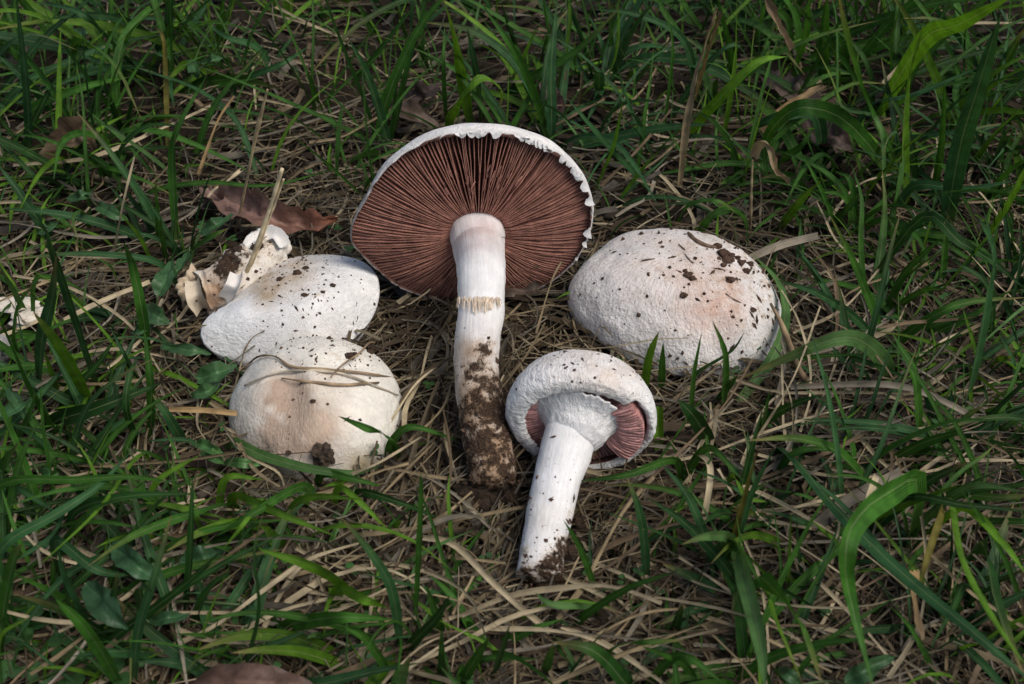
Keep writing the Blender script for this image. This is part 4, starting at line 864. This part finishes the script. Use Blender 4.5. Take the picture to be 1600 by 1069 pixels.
leaf([(285, 1080, .8), (340, 1068, 1.3), (400, 1066, 1.5), (460, 1074, 1.3), (510, 1090, .8)], 62, (.075, .042, .030), 'dark brown fallen leaf with ribs lying flat under weeds', M_LEAF, 'leaf', 'fallen_leaf', .25, .05, -.4)
leaf([(1195, 118, .8), (1235, 140, 1.5), (1285, 158, 1.3)], 50, (.085, .06, .046), 'dull brown fallen leaf under a folded golden blade', M_LEAF, 'leaf', 'fallen_leaf', .5)
leaf([(1250, 195, .8), (1300, 215, 1.4), (1355, 240, 1.0)], 52, (.075, .048, .038), 'crumpled purple-brown fallen leaf under the arching green blade', M_LEAF, 'leaf', 'fallen_leaf', .7)
leaf([(605, 170, .6), (645, 182, 1.2), (690, 200, .8)], 34, (.085, .058, .040), 'rolled dark brown fallen leaf behind the big open mushroom', M_LEAF, 'leaf', 'fallen_leaf', .3, -.5, .9)
leaf([(628, 160, 1), (660, 146, 2), (690, 128, 2)], 36, (.055, .036, .028), 'blackish crumpled fallen leaf above the rolled brown one', M_LEAF, 'leaf', 'fallen_leaf', .5)
leaf([(842, 92, 1), (856, 130, 1.6), (880, 185, 1)], 36, (.065, .032, .028), 'dark red fallen leaf standing in the grass behind the big open mushroom', M_LEAF, 'leaf', 'fallen_leaf', .5)
leaf([(66, 262, .8), (100, 222, 2.2), (130, 205, 2.6), (152, 240, 1.2)], 44, (.12, .08, .048), 'tan shredded fallen leaf tangled in the grass', M_LEAF, 'leaf', 'fallen_leaf', .9, .4, .6)
leaf([(755, 450, .4), (810, 452, .8), (870, 455, .6)], 34, (.06, .042, .032), 'dark flat fallen leaf under the big open mushroom', M_LEAF, 'leaf', 'fallen_leaf', .3)

# ------------------------------------------------------------------ broad-leaved weeds: one thing each, every leaf a part
def weed(label, base, leaves, c=(.040, .095, .032)):
    W_ = root('weed', at(base[0], base[1], 0), label, 'weed', 'broad-leaved weeds')
    for x0, y0, x1, y1, wpx, h in leaves:
        xm, ym = (x0+x1)/2, (y0+y1)/2
        leaf([(x0, y0, h), (xm, ym, h+.5), (x1, y1, h-.1)], wpx, np.array(c)*gr.uniform(.85, 1.25), None, M_WEED, None, 'leaf', .22, .25, .1, parent=W_)
        b = at(base[0], base[1], 0); t_ = at(x0, y0, h); v, f, U, _, _ = tube([b, (b+t_)/2+np.array((0, 0, .3)), t_], [.06, .05, .04], 6, 8, .0)
        build('leaf_stem', v, f, M_WEED, W_, tint=(.09, .13, .05))
weed('weed with long lobed leaves beside the bent white cap', (262, 560), [(253, 540, 330, 553, 20, 1.5), (307, 592, 372, 568, 34, 1.3), (300, 620, 345, 600, 22, 1)])
weed('weed with notched rounded leaves behind the bent white cap', (248, 520), [(222, 480, 264, 505, 34, 1.8), (246, 462, 268, 405, 34, 2), (236, 505, 205, 520, 20, 1.5)])
weed('weed with upright dark leaves by the curled brown leaf', (300, 395), [(312, 362, 362, 336, 26, 2), (296, 392, 262, 440, 16, 1.5)])
weed('weed with long oval leaves among blue-green grass', (200, 950), [(172, 852, 243, 908, 38, 2), (132, 912, 198, 985, 44, 2.5), (232, 972, 298, 958, 22, 1.5), (280, 880, 350, 860, 40, 1.0), (375, 945, 412, 968, 16, 1.2)], (.034, .085, .034))
weed('weed with pale pointed leaves at the straw edge', (20, 660), [(-4, 650, 50, 620, 28, 3), (60, 740, 92, 742, 20, 2), (10, 600, 42, 655, 16, 2.5)], (.05, .12, .04))
weed('weed with small oval leaves in the back grass', (290, 130), [(298, 92, 308, 122, 20, 2), (312, 98, 355, 88, 14, 2), (272, 88, 240, 80, 18, 2), (140, 96, 160, 108, 28, 1.5)])
weed('weed with narrow leaves by the tan shredded leaf', (130, 310), [(105, 310, 150, 300, 18, 1.5), (90, 345, 60, 365, 22, 1.5), (150, 320, 200, 345, 20, 1.2), (118, 45, 140, 66, 20, 2)])
weed('weed with leaf under the arching grass at the corner', (1340, 1075), [(1320, 1066, 1394, 1026, 30, 2), (1250, 1070, 1215, 1040, 22, 1.5)])
weed('weed with ragged bright leaves beside the round cream cap', (345, 720), [(305, 690, 355, 712, 20, 2), (312, 704, 350, 726, 16, 1.6), (350, 722, 412, 726, 14, 1.5)], (.055, .13, .035))
so = Soup(); tr = random.Random(8)          # tiny round seedlings, clover-like
for k in range(150):
    if k < 14: x, y = tr.gauss(70, 60), tr.gauss(1020, 35)
    else: x, y = tr.uniform(0, 1600), tr.uniform(60, 1069)
    big = k < 14
    b = at(x, y, tr.uniform(.5, 1.0)); nl = tr.choice((2, 3)); a0 = tr.uniform(0, 6.3); r = tr.uniform(.16, .34) if big else tr.uniform(.08, .16)
    for j in range(nl):
        a = a0+j*2*math.pi/nl; c = b+np.array((math.cos(a), math.sin(a), .15))*r*1.1; V = [c]+[c+np.array((math.cos(t), math.sin(t), .2*math.sin(t+k)))*r for t in np.linspace(0, 2*math.pi, 9)[:-1]]
        so.add(np.array(V), [[0, i+1, (i+1) % 8+1] for i in range(8)], np.array((.035, .095, .022))*tr.uniform(.7, 1.3))
o = so.build('seedlings', M_WEED, origin=(0, 0, 0)); tag(o, 'tiny round-leaved green seedlings sprinkled through the thatch', 'seedlings', kind='stuff')
so = Soup()                                  # loose crumbs of earth on the ground
for k in range(1500):
    x, y = tr.uniform(0, 1600), tr.uniform(150, 1069)
    if k % 3 == 0: x, y = tr.gauss(860, 45), tr.gauss(830, 60)
    b = at(x, y, 0); b[2] = gh(b[0], b[1])+tr.uniform(.05, .6); r = .05+.22*tr.random()**3
    v, f = crumb(b, r, (0, 0, 1), tr); d = tr.uniform(.6, 1.4); so.add(v, f, (.045*d, .028*d, .017*d))
o = so.build('soil_crumbs', M_CRUMB, origin=(0, 0, 0), smooth=False); tag(o, 'loose dark soil crumbs lying in the thatch', 'soil', kind='stuff')

for o in bpy.data.objects:
    if '_org' in o: del o['_org']
